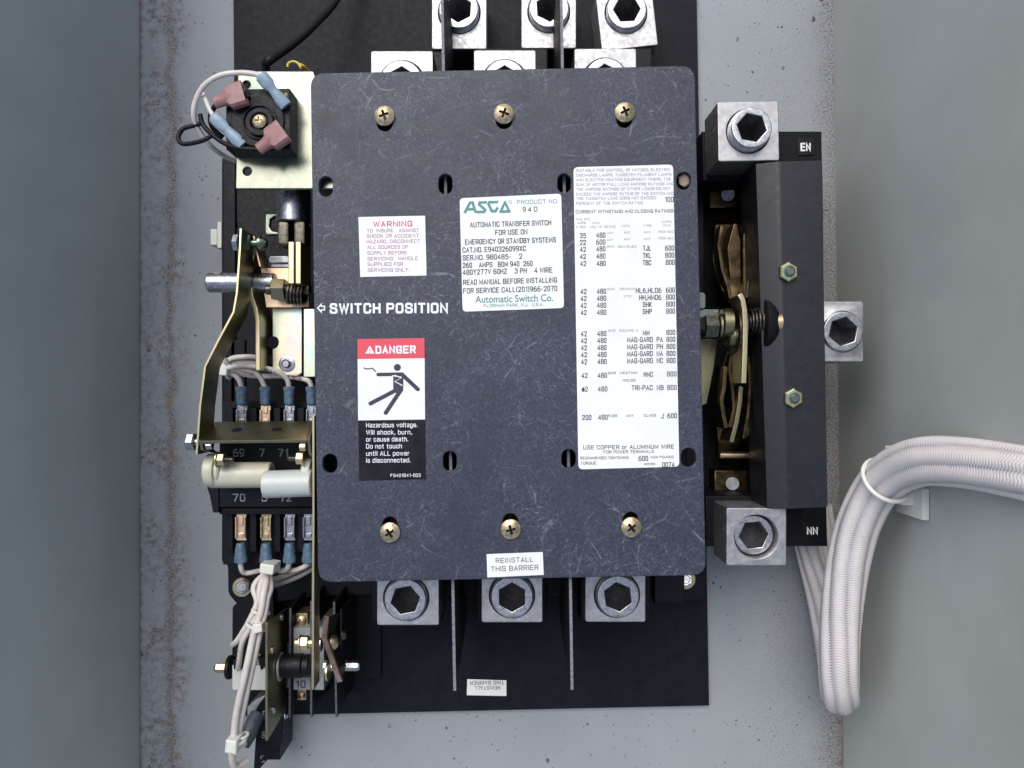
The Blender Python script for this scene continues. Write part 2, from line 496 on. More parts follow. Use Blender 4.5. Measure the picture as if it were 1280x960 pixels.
def panel_mat():
    """grey enamelled back panel: rust spotting along both edges, black specks, a few orange stains"""
    m, nt, bs = base_mat("panel_paint")
    c = coords(nt)
    sx = nt.nodes.new("ShaderNodeSeparateXYZ"); nt.links.new(c, sx.inputs[0])
    x = math_(nt, 'DIVIDE', sx.outputs[0], S); y = math_(nt, 'DIVIDE', sx.outputs[1], S)
    base = ramp(nt, noise(nt, c, 12, 4), [(.3, (0.262, 0.290, 0.312, 1)), (.7, (0.305, 0.332, 0.352, 1))])
    def band(lo0, lo1, hi1, hi0):
        a = nt.nodes.new("ShaderNodeMapRange"); a.inputs[1].default_value = lo0; a.inputs[2].default_value = lo1; nt.links.new(x, a.inputs[0])
        b = nt.nodes.new("ShaderNodeMapRange"); b.inputs[1].default_value = hi0; b.inputs[2].default_value = hi1; nt.links.new(x, b.inputs[0])
        return math_(nt, 'MULTIPLY', a.outputs[0], b.outputs[0])
    wob = math_(nt, 'MULTIPLY', math_(nt, 'SUBTRACT', noise(nt, c, 60, 4), .5), 30)
    xw = x
    x = math_(nt, 'ADD', x, wob)
    bandL = band(-470, -455, -420, -395)
    core = band(-436, -428, -426, -416)
    bandR = band(368, 398, 415, 430)
    topR = math_(nt, 'MULTIPLY', band(235, 330, 410, 430), 0.55)
    x = xw
    edgeL = band(-470, -466, -464, -459)
    edgeR = band(400, 408, 413, 414)
    blot = noise(nt, c, 230, 6, .72)
    fine = noise(nt, c, 900, 5, .7)
    mask = math_(nt, 'MULTIPLY', math_(nt, 'MULTIPLY', bandL, ramp(nt, noise(nt, c, 26, 3), [(.38, .15), (.58, 1.0)])), ramp(nt, blot, [(.44, 0.0), (.60, .8)]))
    mask = math_(nt, 'MAXIMUM', mask, math_(nt, 'MULTIPLY', core, ramp(nt, fine, [(.42, 0.0), (.55, .95)])))
    mask = math_(nt, 'MAXIMUM', mask, math_(nt, 'MULTIPLY', bandR, ramp(nt, fine, [(.44, 0.0), (.58, .9)])))
    mask = math_(nt, 'MAXIMUM', mask, math_(nt, 'MULTIPLY', topR, ramp(nt, fine, [(.52, 0.0), (.64, .9)])))
    mask = math_(nt, 'MAXIMUM', mask, math_(nt, 'MULTIPLY', edgeL, ramp(nt, blot, [(.40, 0.0), (.6, .9)])))
    mask = math_(nt, 'MAXIMUM', mask, math_(nt, 'MULTIPLY', edgeR, ramp(nt, blot, [(.40, 0.0), (.6, .9)])))
    # black and brown specks everywhere
    def specks(scale, thr, dens, sq=(1, 1, 1), rot=0):
        vo = nt.nodes.new("ShaderNodeTexVoronoi"); vo.inputs["Scale"].default_value = scale
        cc = coords(nt, sq, (0, 0, rot))
        w = nt.nodes.new("ShaderNodeVectorMath"); w.operation = 'ADD'
        nz = nt.nodes.new("ShaderNodeTexNoise"); nz.inputs["Scale"].default_value = scale * 3
        nt.links.new(cc, nz.inputs["Vector"])
        sc_ = nt.nodes.new("ShaderNodeVectorMath"); sc_.operation = 'SCALE'; sc_.inputs["Scale"].default_value = 0.5 / scale
        nt.links.new(nz.outputs["Color"], sc_.inputs[0])
        nt.links.new(cc, w.inputs[0]); nt.links.new(sc_.outputs[0], w.inputs[1])
        nt.links.new(w.outputs[0], vo.inputs["Vector"])
        sp = nt.nodes.new("ShaderNodeSeparateColor"); nt.links.new(vo.outputs["Color"], sp.inputs[0])
        sel = math_(nt, 'LESS_THAN', sp.outputs[0], dens)
        rad = math_(nt, 'MULTIPLY', sp.outputs[1], thr)
        near = math_(nt, 'LESS_THAN', vo.outputs["Distance"], rad)
        return math_(nt, 'MULTIPLY', sel, near)
    s1 = specks(190, .26, .11, (1, .8, 1), .5)
    s2 = specks(420, .34, .08)
    s3 = specks(800, .40, .045)
    s = math_(nt, 'MAXIMUM', math_(nt, 'MAXIMUM', s1, s2), s3)
    dirty = math_(nt, 'MULTIPLY', s, ramp(nt, noise(nt, c, 25, 3), [(.38, .12), (.58, .9)]))
    rustc = ramp(nt, noise(nt, c, 500, 4), [(.3, (0.055, 0.036, 0.028, 1)), (.55, (0.14, 0.094, 0.072, 1)), (.75, (0.21, 0.115, 0.065, 1))])
    col = mix(nt, mask, base, rustc)
    org = math_(nt, 'MULTIPLY', math_(nt, 'MAXIMUM', core, edgeR), ramp(nt, noise(nt, c, 55, 2), [(.64, 0.0), (.74, .5)]))
    col = mix(nt, org, col, (0.30, 0.15, 0.06, 1))
    col = mix(nt, dirty, col, (0.02, 0.02, 0.024, 1))
    nt.links.new(col, bs.inputs["Base Color"])
    bs.inputs["Roughness"].default_value = 0.55
    bump(nt, bs, math_(nt, 'ADD', mask, math_(nt, 'MULTIPLY', fine, .15)), 0.25, 0.0002)
    return m

def plate_mat():
    """dark blue-grey insulating sheet, full of fine hair scratches and whitish scuffs"""
    m, nt, bs = base_mat("scuffed_sheet")
    c = coords(nt)
    base = ramp(nt, noise(nt, c, 30, 5), [(.3, (0.013, 0.017, 0.034, 1)), (.7, (0.019, 0.024, 0.046, 1))])
    total = None
    for i, (rot, st, sc, thr) in enumerate(((.3, 5, 2300, .63), (.95, 12, 2900, .63), (1.6, 4, 2100, .635), (2.1, 14, 2600, .63), (2.65, 6, 2400, .63), (.6, 26, 1700, .64), (1.9, 30, 1600, .64), (2.9, 22, 1500, .645))):
        co = coords(nt, (1, st, 1), (0, 0, rot), (i * .037, i * .021, 0), 'TEXTURE')
        f = noise(nt, co, sc, 3, .6, 1.3)
        a = ramp(nt, f, [(thr, 0.0), (thr + .09, 1.0)])
        total = a if total is None else math_(nt, 'MAXIMUM', total, a)
    # long curved hairlines
    for sc, wd in ((26, .010), (60, .012), (115, .016)):
        wv = nt.nodes.new("ShaderNodeVectorMath"); wv.operation = 'ADD'
        nz = nt.nodes.new("ShaderNodeTexNoise"); nz.inputs["Scale"].default_value = sc * .7; nz.inputs["Detail"].default_value = 2
        nt.links.new(c, nz.inputs["Vector"])
        s_ = nt.nodes.new("ShaderNodeVectorMath"); s_.operation = 'SCALE'; s_.inputs["Scale"].default_value = .9 / sc
        nt.links.new(nz.outputs["Color"], s_.inputs[0]); nt.links.new(c, wv.inputs[0]); nt.links.new(s_.outputs[0], wv.inputs[1])
        vo = nt.nodes.new("ShaderNodeTexVoronoi"); vo.feature = 'DISTANCE_TO_EDGE'; vo.inputs["Scale"].default_value = sc
        nt.links.new(wv.outputs[0], vo.inputs["Vector"])
        line = math_(nt, 'LESS_THAN', vo.outputs["Distance"], wd)
        line = math_(nt, 'MULTIPLY', line, ramp(nt, noise(nt, c, sc * 5, 3), [(.5, 0.0), (.62, .7)]))
        total = math_(nt, 'MAXIMUM', total, line)
    patch = ramp(nt, noise(nt, c, 22, 4, .6), [(.36, .12), (.62, 1.0)])
    amt = math_(nt, 'MULTIPLY', math_(nt, 'MULTIPLY', total, patch), .78)
    sxyz = nt.nodes.new("ShaderNodeSeparateXYZ"); nt.links.new(c, sxyz.inputs[0])
    col = mix(nt, amt, base, (0.24, 0.255, 0.30, 1))
    haze = math_(nt, 'MULTIPLY', ramp(nt, noise(nt, c, 600, 8, .85), [(.46, 0.0), (.74, 1.0)]), .36)
    col = mix(nt, haze, col, (0.13, 0.14, 0.18, 1))
    # brown stain at the upper left
    st = nt.nodes.new("ShaderNodeVectorMath"); st.operation = 'DISTANCE'
    nt.links.new(c, st.inputs[0]); st.inputs[1].default_value = tuple(W(408, 150, 200) - PLATE_ORG)
    stain = ramp(nt, math_(nt, 'ADD', math_(nt, 'MULTIPLY', st.outputs["Value"], 90), math_(nt, 'MULTIPLY', noise(nt, c, 200, 4), .9)), [(.75, .6), (1.0, 0.0)])
    col = mix(nt, stain, col, (0.035, 0.028, 0.022, 1))
    nt.links.new(col, bs.inputs["Base Color"])
    r = ramp(nt, noise(nt, c, 70, 5), [(.3, .46), (.7, .56)])
    nt.links.new(r, bs.inputs["Roughness"])
    bump(nt, bs, total, 0.12, 0.0001)
    return m

def braid_mat():
    """nylon expandable sleeving: diagonal weave over pale wires, shade in the gaps between wires painted dark"""
    m, nt, bs = base_mat("braided_nylon")
    t = nt.nodes.new("ShaderNodeTexCoord"); sx = nt.nodes.new("ShaderNodeSeparateXYZ"); nt.links.new(t.outputs["UV"], sx.inputs[0])
    u = sx.outputs[0]; v = math_(nt, 'MULTIPLY', sx.outputs[1], 1.0)
    # herringbone weave: twenty columns round the sleeve, slanting by turns
    fr = math_(nt, 'FRACT', math_(nt, 'MULTIPLY', u, 16.0))
    tri = math_(nt, 'MULTIPLY', math_(nt, 'ABSOLUTE', math_(nt, 'SUBTRACT', fr, .5)), 2.0)
    ph = math_(nt, 'ADD', math_(nt, 'MULTIPLY', v, .35), math_(nt, 'MULTIPLY', tri, .6))
    a = math_(nt, 'ABSOLUTE', math_(nt, 'SINE', math_(nt, 'MULTIPLY', ph, math.pi)))
    edge = math_(nt, 'ABSOLUTE', math_(nt, 'SUBTRACT', tri, .5))
    co = coords(nt)
    # the wires inside run lengthways with a slow twist
    w = math_(nt, 'ADD', math_(nt, 'MULTIPLY', u, 7), math_(nt, 'MULTIPLY', v, .0045))
    w = math_(nt, 'ADD', w, math_(nt, 'MULTIPLY', math_(nt, 'SUBTRACT', noise(nt, co, 40, 2), .5), .3))
    wire = math_(nt, 'ABSOLUTE', math_(nt, 'SINE', math_(nt, 'MULTIPLY', w, math.pi)))
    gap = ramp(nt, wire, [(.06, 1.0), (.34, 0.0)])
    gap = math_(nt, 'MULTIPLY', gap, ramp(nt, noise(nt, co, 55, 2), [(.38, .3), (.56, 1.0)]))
    col = ramp(nt, math_(nt, 'ADD', a, math_(nt, 'MULTIPLY', math_(nt, 'SUBTRACT', noise(nt, co, 120, 4), .5), .8)), [(.1, (0.46, 0.435, 0.44, 1)), (.55, (0.75, 0.705, 0.69, 1))])
    tint = ramp(nt, wire, [(.1, (0.80, 0.80, 0.84, 1)), (.8, (1, 0.97, 0.96, 1))])
    col = mix(nt, 1.0, col, tint, 'MULTIPLY')
    dark = math_(nt, 'MULTIPLY', gap, ramp(nt, a, [(.25, .9), (.6, .05)]))  # shade of the gaps put into the colour
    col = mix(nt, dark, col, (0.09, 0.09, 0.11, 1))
    nt.links.new(col, bs.inputs["Base Color"])
    bs.inputs["Roughness"].default_value = .36
    hgt = math_(nt, 'ADD', math_(nt, 'MULTIPLY', a, .22), math_(nt, 'MULTIPLY', wire, 1.8))
    bump(nt, bs, hgt, 0.7, 0.0006)
    return m
PLATE_ORG = W(637, 405, 196)

M = {}
M['panel'] = panel_mat()
M['wall'] = plain("wall_paint", (0.42, 0.445, 0.42, 1), .42, 0, .10, 14, rvar=.06, bmp=.03, bscale=900)
M['board'] = dusty("phenolic_board", (0.009, 0.010, 0.016, 1), .5, 0, .3, 120, rvar=.06, bmp=.03, spec=.14)
M['plate'] = plate_mat()
M['black'] = plain("moulded_black", (0.007, 0.0075, 0.011, 1), .42, 0, .3, 200, rvar=.1, bmp=.05, spec=.2)
M['black_matte'] = plain("matte_black", (0.006, 0.006, 0.009, 1), .6, 0, .4, 260, rvar=.1, bmp=.08, spec=.2)
M['cover'] = plain("black_vinyl", (0.010, 0.011, 0.017, 1), .42, 0, .25, 150, rvar=.08, bmp=.05)
M['rubber'] = plain("rubber_black", (0.007, 0.007, 0.009, 1), .45, 0, .3, 300, spec=.22)
M['alu'] = plain("cast_aluminium", (0.55, 0.545, 0.555, 1), .5, 1.0, .26, 190, rvar=.12, bmp=.15, bscale=1800)
M['alu_bright'] = plain("machined_aluminium", (0.60, 0.60, 0.62, 1), .38, 1.0, .4, 500, rvar=.1, bmp=.06)
M['steel'] = plain("steel", (0.50, 0.50, 0.53, 1), .3, 1.0, .35, 500, rvar=.12, bmp=.06)
M['dark_steel'] = plain("oiled_steel", (0.16, 0.145, 0.12, 1), .38, 1.0, .5, 400, rvar=.12, bmp=.1)
M['brown_metal'] = plain("tarnished_bronze", (0.14, 0.10, 0.052, 1), .38, 1.0, .6, 160, rvar=.12, bmp=.12)
M['zinc'] = zinc_mat("yellow_zinc", (0.58, 0.57, 0.33, 1), (0.66, 0.59, 0.33, 1), (0.60, 0.46, 0.34, 1))
M['zinc_pale'] = zinc_mat("pale_zinc", (0.13, 0.17, 0.14, 1), (0.26, 0.28, 0.225, 1), (0.21, 0.205, 0.17, 1), .27, 60)
M['zinc_rainbow'] = zinc_mat("rainbow_zinc", (0.62, 0.80, 0.70, 1), (0.85, 0.80, 0.55, 1), (0.85, 0.60, 0.66, 1), .3, 70)
M['zinc_dull'] = zinc_mat("dull_zinc", (0.20, 0.215, 0.14, 1), (0.30, 0.275, 0.16, 1), (0.24, 0.19, 0.125, 1), .36, 120)
M['copper'] = zinc_mat("tarnished_copper", (0.72, 0.50, 0.34, 1), (0.80, 0.60, 0.40, 1), (0.62, 0.42, 0.32, 1), .4, 150)
M['brass'] = plain("brass", (0.70, 0.58, 0.38, 1), .44, 1.0, .45, 420, col2=(0.36, 0.27, 0.16, 1), rvar=.1, bmp=.1)
M['white'] = plain("white_vinyl", (0.82, 0.84, 0.80, 1), .4, 0, .08, 45, col2=(0.75, 0.77, 0.74, 1), rvar=.1)
M['ink_black'] = plain("black_ink", (0.035, 0.035, 0.065, 1), .5, 0, .4, 1500)
M['ink_grey'] = plain("worn_grey_ink", (0.17, 0.17, 0.23, 1), .5, 0, .0, 1500, col2=(0.38, 0.38, 0.44, 1))
M['ink_teal'] = plain("teal_ink", (0.09, 0.27, 0.27, 1), .5, 0, .2, 900)
M['ink_red'] = plain("red_ink", (0.55, 0.045, 0.12, 1), .5, 0, .1, 1500)
M['ink_purple'] = plain("faded_red_ink", (0.40, 0.13, 0.27, 1), .5, 0, .3, 900)
M['red'] = plain("red_vinyl", (0.70, 0.07, 0.10, 1), .4, 0, .06, 60)
M['white_ink'] = plain("white_print", (0.84, 0.86, 0.90, 1), .5, 0, .15, 1200)
M['grey_ink'] = plain("dim_white_print", (0.42, 0.46, 0.48, 1), .5, 0, .5, 900)
M['label_black'] = plain("glossy_black_vinyl", (0.008, 0.008, 0.011, 1), .3, 0, .2, 60, rvar=.15, spec=.3)
M['wire'] = plain("white_insulation", (0.68, 0.62, 0.58, 1), .38, 0, .14, 110, rvar=.1, bmp=.05)
M['nylon'] = plain("natural_nylon", (0.72, 0.72, 0.66, 1), .42, 0, .10, 150, rvar=.1)
M['ivory'] = plain("ivory_plastic", (0.55, 0.53, 0.41, 1), .34, 0, .10, 90, rvar=.08)
M['milky'] = plain("milky_plastic", (0.52, 0.56, 0.52, 1), .34, 0, .08, 90, rvar=.08)
M['blue'] = plain("blue_crimp", (0.25, 0.34, 0.41, 1), .36, 0, .2, 300, rvar=.1)
M['blue_dark'] = plain("blue_crimp_clear", (0.12, 0.195, 0.28, 1), .25, 0, .45, 500, rvar=.1)
M['pink'] = plain("pink_crimp", (0.33, 0.165, 0.155, 1), .36, 0, .2, 300, rvar=.1)
M['yellow'] = plain("yellow_plastic", (0.62, 0.48, 0.08, 1), .4, 0, .2, 300)
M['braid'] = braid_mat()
M['socket_shade'] = plain("socket_shade_metal", (0.05, 0.05, 0.055, 1), .6, .6, .3, 300)  # dark colour stands in for the shade deep in the lug sockets
M['rust_metal'] = plain("rusty_brown_metal", (0.36, 0.25, 0.20, 1), .5, .8, .45, 300, rvar=.1, bmp=.15)
M['boot'] = plain("slate_boot", (0.06, 0.075, 0.10, 1), .5, 0, .4, 300, rvar=.1, bmp=.1)
M['green_nylon'] = plain("green_nylon", (0.10, 0.22, 0.18, 1), .4, 0, .3, 300)
M['milky_shaded'] = plain("milky_plastic_shaded", (0.30, 0.32, 0.32, 1), .4, 0, .15, 90, rvar=.08)  # darker copy of the milky plastic, its shade put into the colour
M['shaded_steel'] = plain("shaded_steel", (0.20, 0.20, 0.22, 1), .4, 1.0, .3, 400, rvar=.1)  # steel painted darker for the shade of the slot
M['copper_stain'] = plain("rust_stain", (0.30, 0.09, 0.06, 1), .7, 0, .4, 900)
M['fin_edge'] = plain("rubbed_edge", (0.10, 0.10, 0.11, 1), .5, 0, .5, 500)

Z = Vector((0, 0, 1)); X = Vector((1, 0, 0)); Y = Vector((0, 1, 0))
# ------------------------------------------------------------------ the setting: back panel and enclosure side walls
mb = MB(); mb.box((-20, -620, 146), (920, 6, 304), .8)  # bottom wall out of view, added to darken the lower part
single('unseen_wall_bottom', mb, M['wall'], None, None, kind='structure')
mb = MB(); mb.box((-26, 0, -3), (878, 1500, 6), .8)
single('back_panel', mb, M['panel'], None, None, kind='structure', at=(0, 0, 0))
mb = MB(); mb.box((-468.5, 0, 146), (6, 1500, 304), .8)
single('wall_left', mb, M['wall'], None, None, kind='structure')
mb = MB(); mb.ext([(404, -750, -6), (410, -750, -6), (424, 750, -6), (418, 750, -6)][::-1] if False else [(417.5, -750, -6), (423.5, -750, -6), (403.5, 750, -6), (397.5, 750, -6)], (0, 0, 426))
single('wall_right', mb, M['wall'], None, None, kind='structure')

# ------------------------------------------------------------------ black insulating board and the moulded base
t = thing('insulating_board', 'large thin black board on the grey back panel behind the switch', 'board', P(580, 480, 0))
mb = MB(); mb.poly([(291, -60), (870, -60), (886.5, 882), (300, 895)], 8, 0.5, .5)
part('sheet', mb, M['board'], t)
mb = MB(); mb.poly([(584, 849), (633, 850.5), (633, 870), (583.5, 869)], 8.6, 8.1)
lb = part('sticker', mb, M['white'], t); lb['label'] = 'small white sticker printed upside down'
mb = MB()
mb.stext("REINSTALL", 625, 657.5, 857.2, 4.6, 8.75, 180.8, .125); mb.stext("THIS BARRIER", 630, 672.5, 850.8, 4.6, 8.75, 180.8, .125)
part('print', mb, M['ink_black'], lb)

t = thing('switch_base', 'moulded black switch base standing on the black board, mostly hidden by the cover plate', 'switch body', P(580, 470, 8))
mb = MB()
mb.poly(rounded([(277, 196), (880, 190), (883, 748), (862, 751), (640, 742), (400, 745), (300, 760), (285, 742), (284.5, 706), (277, 704)], 5), 40, 8.2, 1.5, holes=[circ(290, 282, 6)])
mb.rect(278.5, 204, 294, 640, 44, 39.5, 1)
mb.rect(288, 425, 306, 520, 44, 39.5, 1)
part('base_plate', mb, M['black'], t)
for u0, u1 in ((412, 548), (562, 694), (712, 868)):
    mb = MB(); mb.rect(u0 + 8, 108, u1 - 8, 700, 178, 40.2, 3); part('pole_housing', mb, M['black'], t)
for u in (508, 639, 769):
    mb = MB(); mb.rect(u - 44, 690, u + 44, 776, 78, 40.2, 2); part('terminal_pad', mb, M['black'], t)
    mb = MB(); mb.rect(u - 46, 60 if u != 508 else 64, u + 46, 130, 78, 8.2, 2); part('terminal_pad', mb, M['black'], t)
mb = MB(); mb.rect(818, 690, 856, 754, 60, 40.2, 2); part('foot', mb, M['black'], t)

# cover plate
PH, PT = 200, 192
t = thing('cover_plate', 'large scuffed dark blue-grey cover plate with white labels in the middle of the switch', 'cover plate', PLATE_ORG / S)
holes = [slot(407.3, 233, 17, 25), slot(556.8, 230, 17, 25), slot(705.3, 229, 16.5, 24), slot(854.8, 226, 18, 22),
         slot(412.3, 579.5, 18, 24), slot(562.3, 576.5, 17, 25), slot(711, 573.5, 17.5, 24), slot(860.7, 572, 18.5, 24),
         slot(481, 154, 19, 20), slot(630, 151, 19, 20), slot(780.5, 149.5, 19, 20),
         slot(487.5, 656, 19, 20), slot(638, 652, 19, 20), slot(788.5, 650, 19, 20)]
mb = MB(); mb.poly(rounded([(388, 91.5), (868.5, 82), (882.5, 719), (397.5, 728)], 18, 8), PH, PT, .9, holes)
part('sheet', mb, M['plate'], t)
def label(name, quad, m, lab, r=0, h=PH + .35):
    mb = MB(); mb.poly(rounded(quad, r, 5) if r else quad, h, PH + .05)
    o = part(name, mb, m, t); o['label'] = lab
    return o
LH = PH + .5
def prt(name, parent, m, lines, ang, bold=0.0, h=LH):
    mb = MB()
    for l in lines:
        s, u0, u1, v, cap = l[:5]
        mb.stext(s, u0, u1, v, cap, h, ang, l[5] if len(l) > 5 else bold)
    return part(name, mb, m, parent)
# white lettering straight on the sheet
mb = MB(); mb.stext("SWITCH POSITION", 412, 560, 392.3, 13.4, PH + .3, .25, .205)
part('lettering', mb, M['white_ink'], t)
mb = MB(); mb.poly([(396, 385), (402.2, 378.6), (402.2, 382), (406.3, 382), (406.3, 388.2), (402.2, 388.2), (402.2, 391.8)], PH + .3, PH + .05,
        holes=[[(398.2, 385.1), (400.9, 382.3), (400.9, 383.6), (404.9, 383.6), (404.9, 386.7), (400.9, 386.7), (400.9, 388)]])
part('arrow_mark', mb, M['white_ink'], t)
# warning
lb = label('warning_label', [(448, 271.3), (531.3, 269.6), (533.2, 344.3), (450.3, 346.2)], M['white'], 'white square label with red warning text')
prt('heading', lb, M['ink_red'], [("WARNING", 466.5, 515.5, 284, 7.4)], 1, .17)
prt('print', lb, M['ink_purple'], [("TO  INSURE   AGAINST", 458.5, 523.7, 290.7, 4.7), ("SHOCK OR ACCIDENT", 458.2, 523.7, 297.5, 4.7),
    ("HAZARD, DISCONNECT", 458.3, 525.2, 304.4, 4.7), ("ALL SOURCES OF", 459, 510.3, 311.4, 4.7), ("SUPPLY BEFORE", 459, 509, 318.6, 4.7),
    ("SERVICING   HANDLE", 459.2, 522.5, 325.8, 4.7), ("SUPPLIED FOR", 459.3, 504, 332.7, 4.7), ("SERVICING ONLY.", 459.5, 511.5, 340, 4.7)], .6, .14)
# danger
lb = label('danger_label', [(446.7, 423.5), (530.8, 422.3), (532.2, 599), (449, 601)], M['label_black'], 'tall danger label, red white and black')
mb = MB(); mb.poly([(446.9, 423.7), (530.6, 422.5), (530.8, 447.6), (447, 448.8)], PH + .5, PH + .36); part('red_band', mb, M['red'], lb)
mb = MB(); mb.poly([(447, 448.9), (530.8, 447.7), (531.3, 524.3), (447.6, 525.5)], PH + .5, PH + .36); part('white_panel', mb, M['white'], lb)
mb = MB(); mb.stext("DANGER", 469.3, 519.8, 442.4, 10.2, PH + .62, .6, .215)
mb.poly([(456.5, 442), (468, 441.8), (462.3, 432)], PH + .65, PH + .52, holes=[[(461.7, 435.6), (462.9, 435.6), (462.7, 439.2), (461.9, 439.2)], circ(462.3, 440.4, .65, n=8)])
part('heading', mb, M['white_ink'], lb)
mb = MB(); hh, h0 = PH + .65, PH + .52
mb.poly(circ(496.7, 459.3, 4.4), hh, h0)
mb.poly([(491.5, 465.6), (504.5, 465.6), (504, 488.5), (498, 494), (491.5, 488)], hh, h0)
def limb(a, b, w):
    a = Vector(a); b = Vector(b); d = (b - a).normalized(); n = Vector((-d.y, d.x)) * w / 2
    L = [tuple(a + n)] + [tuple(b + Vector((d.x * math.sin(q) , d.y * math.sin(q))) * w / 2 + n * math.cos(q)) for q in [math.pi * i / 8 for i in range(9)]] + [tuple(a - n)]
    mb.poly(L, hh + random.uniform(0, .04), h0)
limb((502, 467.6), (472.6, 468.2), 4.4); limb((502, 467.6), (522.3, 486.6), 5); limb((495.5, 487.5), (463, 504.4), 5); limb((500.5, 488.5), (482.2, 516), 5.2)
mb.strip([(454.6, 459.6), (457, 461), (461, 461), (465, 460.2), (467, 461.5), (469.5, 464.8)], 1.5, hh, h0)
part('shock_figure', mb, M['ink_black'], lb)
mb = MB(); mb.strip([(490, 469.5), (502, 471.5)], 1.2, hh + .15, h0 + .2); mb.strip([(493.5, 468.8), (501.4, 472.6), (493.2, 476.6), (503, 482)], 1.3, hh + .2, h0 + .2)
part('shock_bolt', mb, M['white'], lb)
prt('print', lb, M['white_ink'], [("Hazardous voltage.", 457.6, 521.6, 534.4, 5.9), ("Will shock, burn,", 457.6, 515, 543.4, 5.9), ("or cause death.", 457.6, 510.2, 552.1, 5.9),
    ("Do not touch", 457.6, 502.5, 560.8, 5.9), ("until ALL power", 457.6, 511.8, 569.8, 5.9), ("is disconnected.", 457.7, 513, 578.4, 5.9), ("FS401841-003", 488, 525.8, 596.4, 4.2)], .4, .135)
# maker's label
lb = label('nameplate_label', [(574.5, 247.8), (701.5, 242), (705, 385), (578.3, 389.6)], M['white'], 'white nameplate label with teal lettering', 5)
mb = MB(); hh, h0 = PH + .5, PH + .36
for path in ([(581.3, 265.2), (587.5, 253.4), (590.6, 253.2), (594.6, 265)], [(584.5, 261.6), (592, 261.4)],
             [(607.6, 252.9), (599.6, 253.2), (598.8, 255.4), (606.4, 262.2), (605.2, 264.8), (597, 265.1)],
             [(621.6, 252.5), (611.6, 252.8), (610.6, 255.2), (614.8, 264), (619.2, 264), (621.6, 260.2)]):
    mb.ribbon(path, 3.3, hh + random.uniform(0, .05))
mb.poly(rounded([(631.2, 249.6), (639.2, 265.8), (623.2, 266.2)], 2.5), hh + .06, h0, holes=[[(631.2, 256.2), (634.2, 262.6), (628.3, 262.8)]])
mb.poly(circ(637.8, 252.6, 2.1, n=16), hh, h0, holes=[circ(637.8, 252.6, 1.5, n=14)]); 
part('logo', mb, M['ink_teal'], lb); mb = MB()
mb.stext("PRODUCT NO.", 646.2, 697.6, 255.4, 5.4, LH, 1.5, .13)
part('heading', mb, M['ink_teal'], lb); mb = MB()
mb.stext("FLORHAM PARK, N.J.  U.S.A.", 604.8, 679.3, 384.2, 4.2, LH, 1.2, .14)
part('place_line', mb, M['ink_teal'], lb); mb = MB()
mb.text("Automatic Switch Co.", 594.2, 691.5, 378.6, 8.6, LH, 1.4, .012)
part('company_line', mb, M['ink_teal'], lb)
prt('print', lb, M['ink_black'], [("9", 653.4, 657.2, 265, 6.4), ("4", 660, 664.2, 264.8, 6.4), ("0", 667.3, 671.8, 264.6, 6.4),
    ("AUTOMATIC TRANSFER SWITCH", 587.5, 689.2, 284.4, 6.6), ("FOR USE ON", 619, 659.4, 294, 6.6), ("EMERGENCY OR STANDBY SYSTEMS", 581.2, 695, 306, 6.7),
    ("CAT.NO. E940326099XC", 578.2, 657.6, 316, 6.7), ("SER.NO. 980485-    2", 578.2, 653, 325.7, 6.7), ("260    AMPS   BOM 940  260", 578.3, 665.8, 335, 6.7),
    ("480Y277V 60HZ    3 PH    4 WIRE", 578.4, 690.6, 343.8, 6.7), ("READ MANUAL BEFORE INSTALLING", 579, 696.4, 356.4, 6.7), ("FOR SERVICE CALL(201)966-2070", 579, 696.7, 367, 6.7)], 1.6, .15)
# ratings label
lb = label('ratings_label', [(716.8, 209), (841.3, 205.6), (849.2, 583.3), (723, 586.8)], M['white'], 'tall white ratings label printed with rows of figures', 6)
def px(o, k, s): return lambda x, y: (o[0] + x / k, o[1] + y / k)
q1 = px((712, 200), 7.385, 0); q2 = px((712, 320), 6.858, 0); q3 = px((712, 450), 6.62, 0)
grey, dark = [], []
def ln(dst, q, s, x0, x1, y, cap):
    a = q(x0, y); b = q(x1, y); dst.append((s, a[0], b[0], a[1], cap))
for i, (s, x1, y) in enumerate((("SUITABLE FOR CONTROL OF MOTORS, ELECTRIC", 925, 110), ("DISCHARGE LAMPS, TUNGSTEN FILAMENT LAMPS", 940, 154), ("AND ELECTRIC HEATING EQUIPMENT WHERE THE", 935, 197),
        ("SUM OF MOTOR FULL LOAD AMPERE RATINGS AND", 962, 241), ("THE AMPERE RATINGS OF OTHER LOADS DO NOT", 930, 284), ("EXCEED THE AMPERE RATING OF THE SWITCH AND", 962, 329),
        ("THE TUNGSTEN LOAD DOES NOT EXCEED", 800, 369), ("PERCENT OF THE SWITCH RATING", 675, 414))):
    ln(grey, q1, s, 60, x1, y, 3.6)
ln(dark, q1, "100", 880, 962, 388, 6.4)
ln(dark, q1, "CURRENT WITHSTAND AND CLOSING RATINGS", 57, 957, 494, 4.2)
for s, x0, x1, y in (("AVAIL SYM", 55, 185, 558), ("AMPS", 75, 150, 592), ("X 1000", 60, 150, 628), ("MAX", 208, 275, 592), ("VOLTS", 188, 295, 628), ("DEVICE", 320, 425, 626), ("MFR.", 480, 562, 620),
        ("TYPE", 678, 755, 618), ("AMPS", 850, 940, 582), ("MAX", 860, 930, 614), ("ANY", 345, 405, 684), ("ANY", 502, 562, 680), ("ANY", 685, 747, 677), ("PER NEC", 822, 962, 674),
        ("ANY", 345, 405, 747), ("ANY", 502, 562, 742), ("ANY", 685, 747, 738), ("PER NEC", 822, 962, 734), ("BKR", 345, 410, 811), ("GEN ELEC", 445, 615, 810)):
    ln(grey, q1, s, x0, x1, y, 2.9)
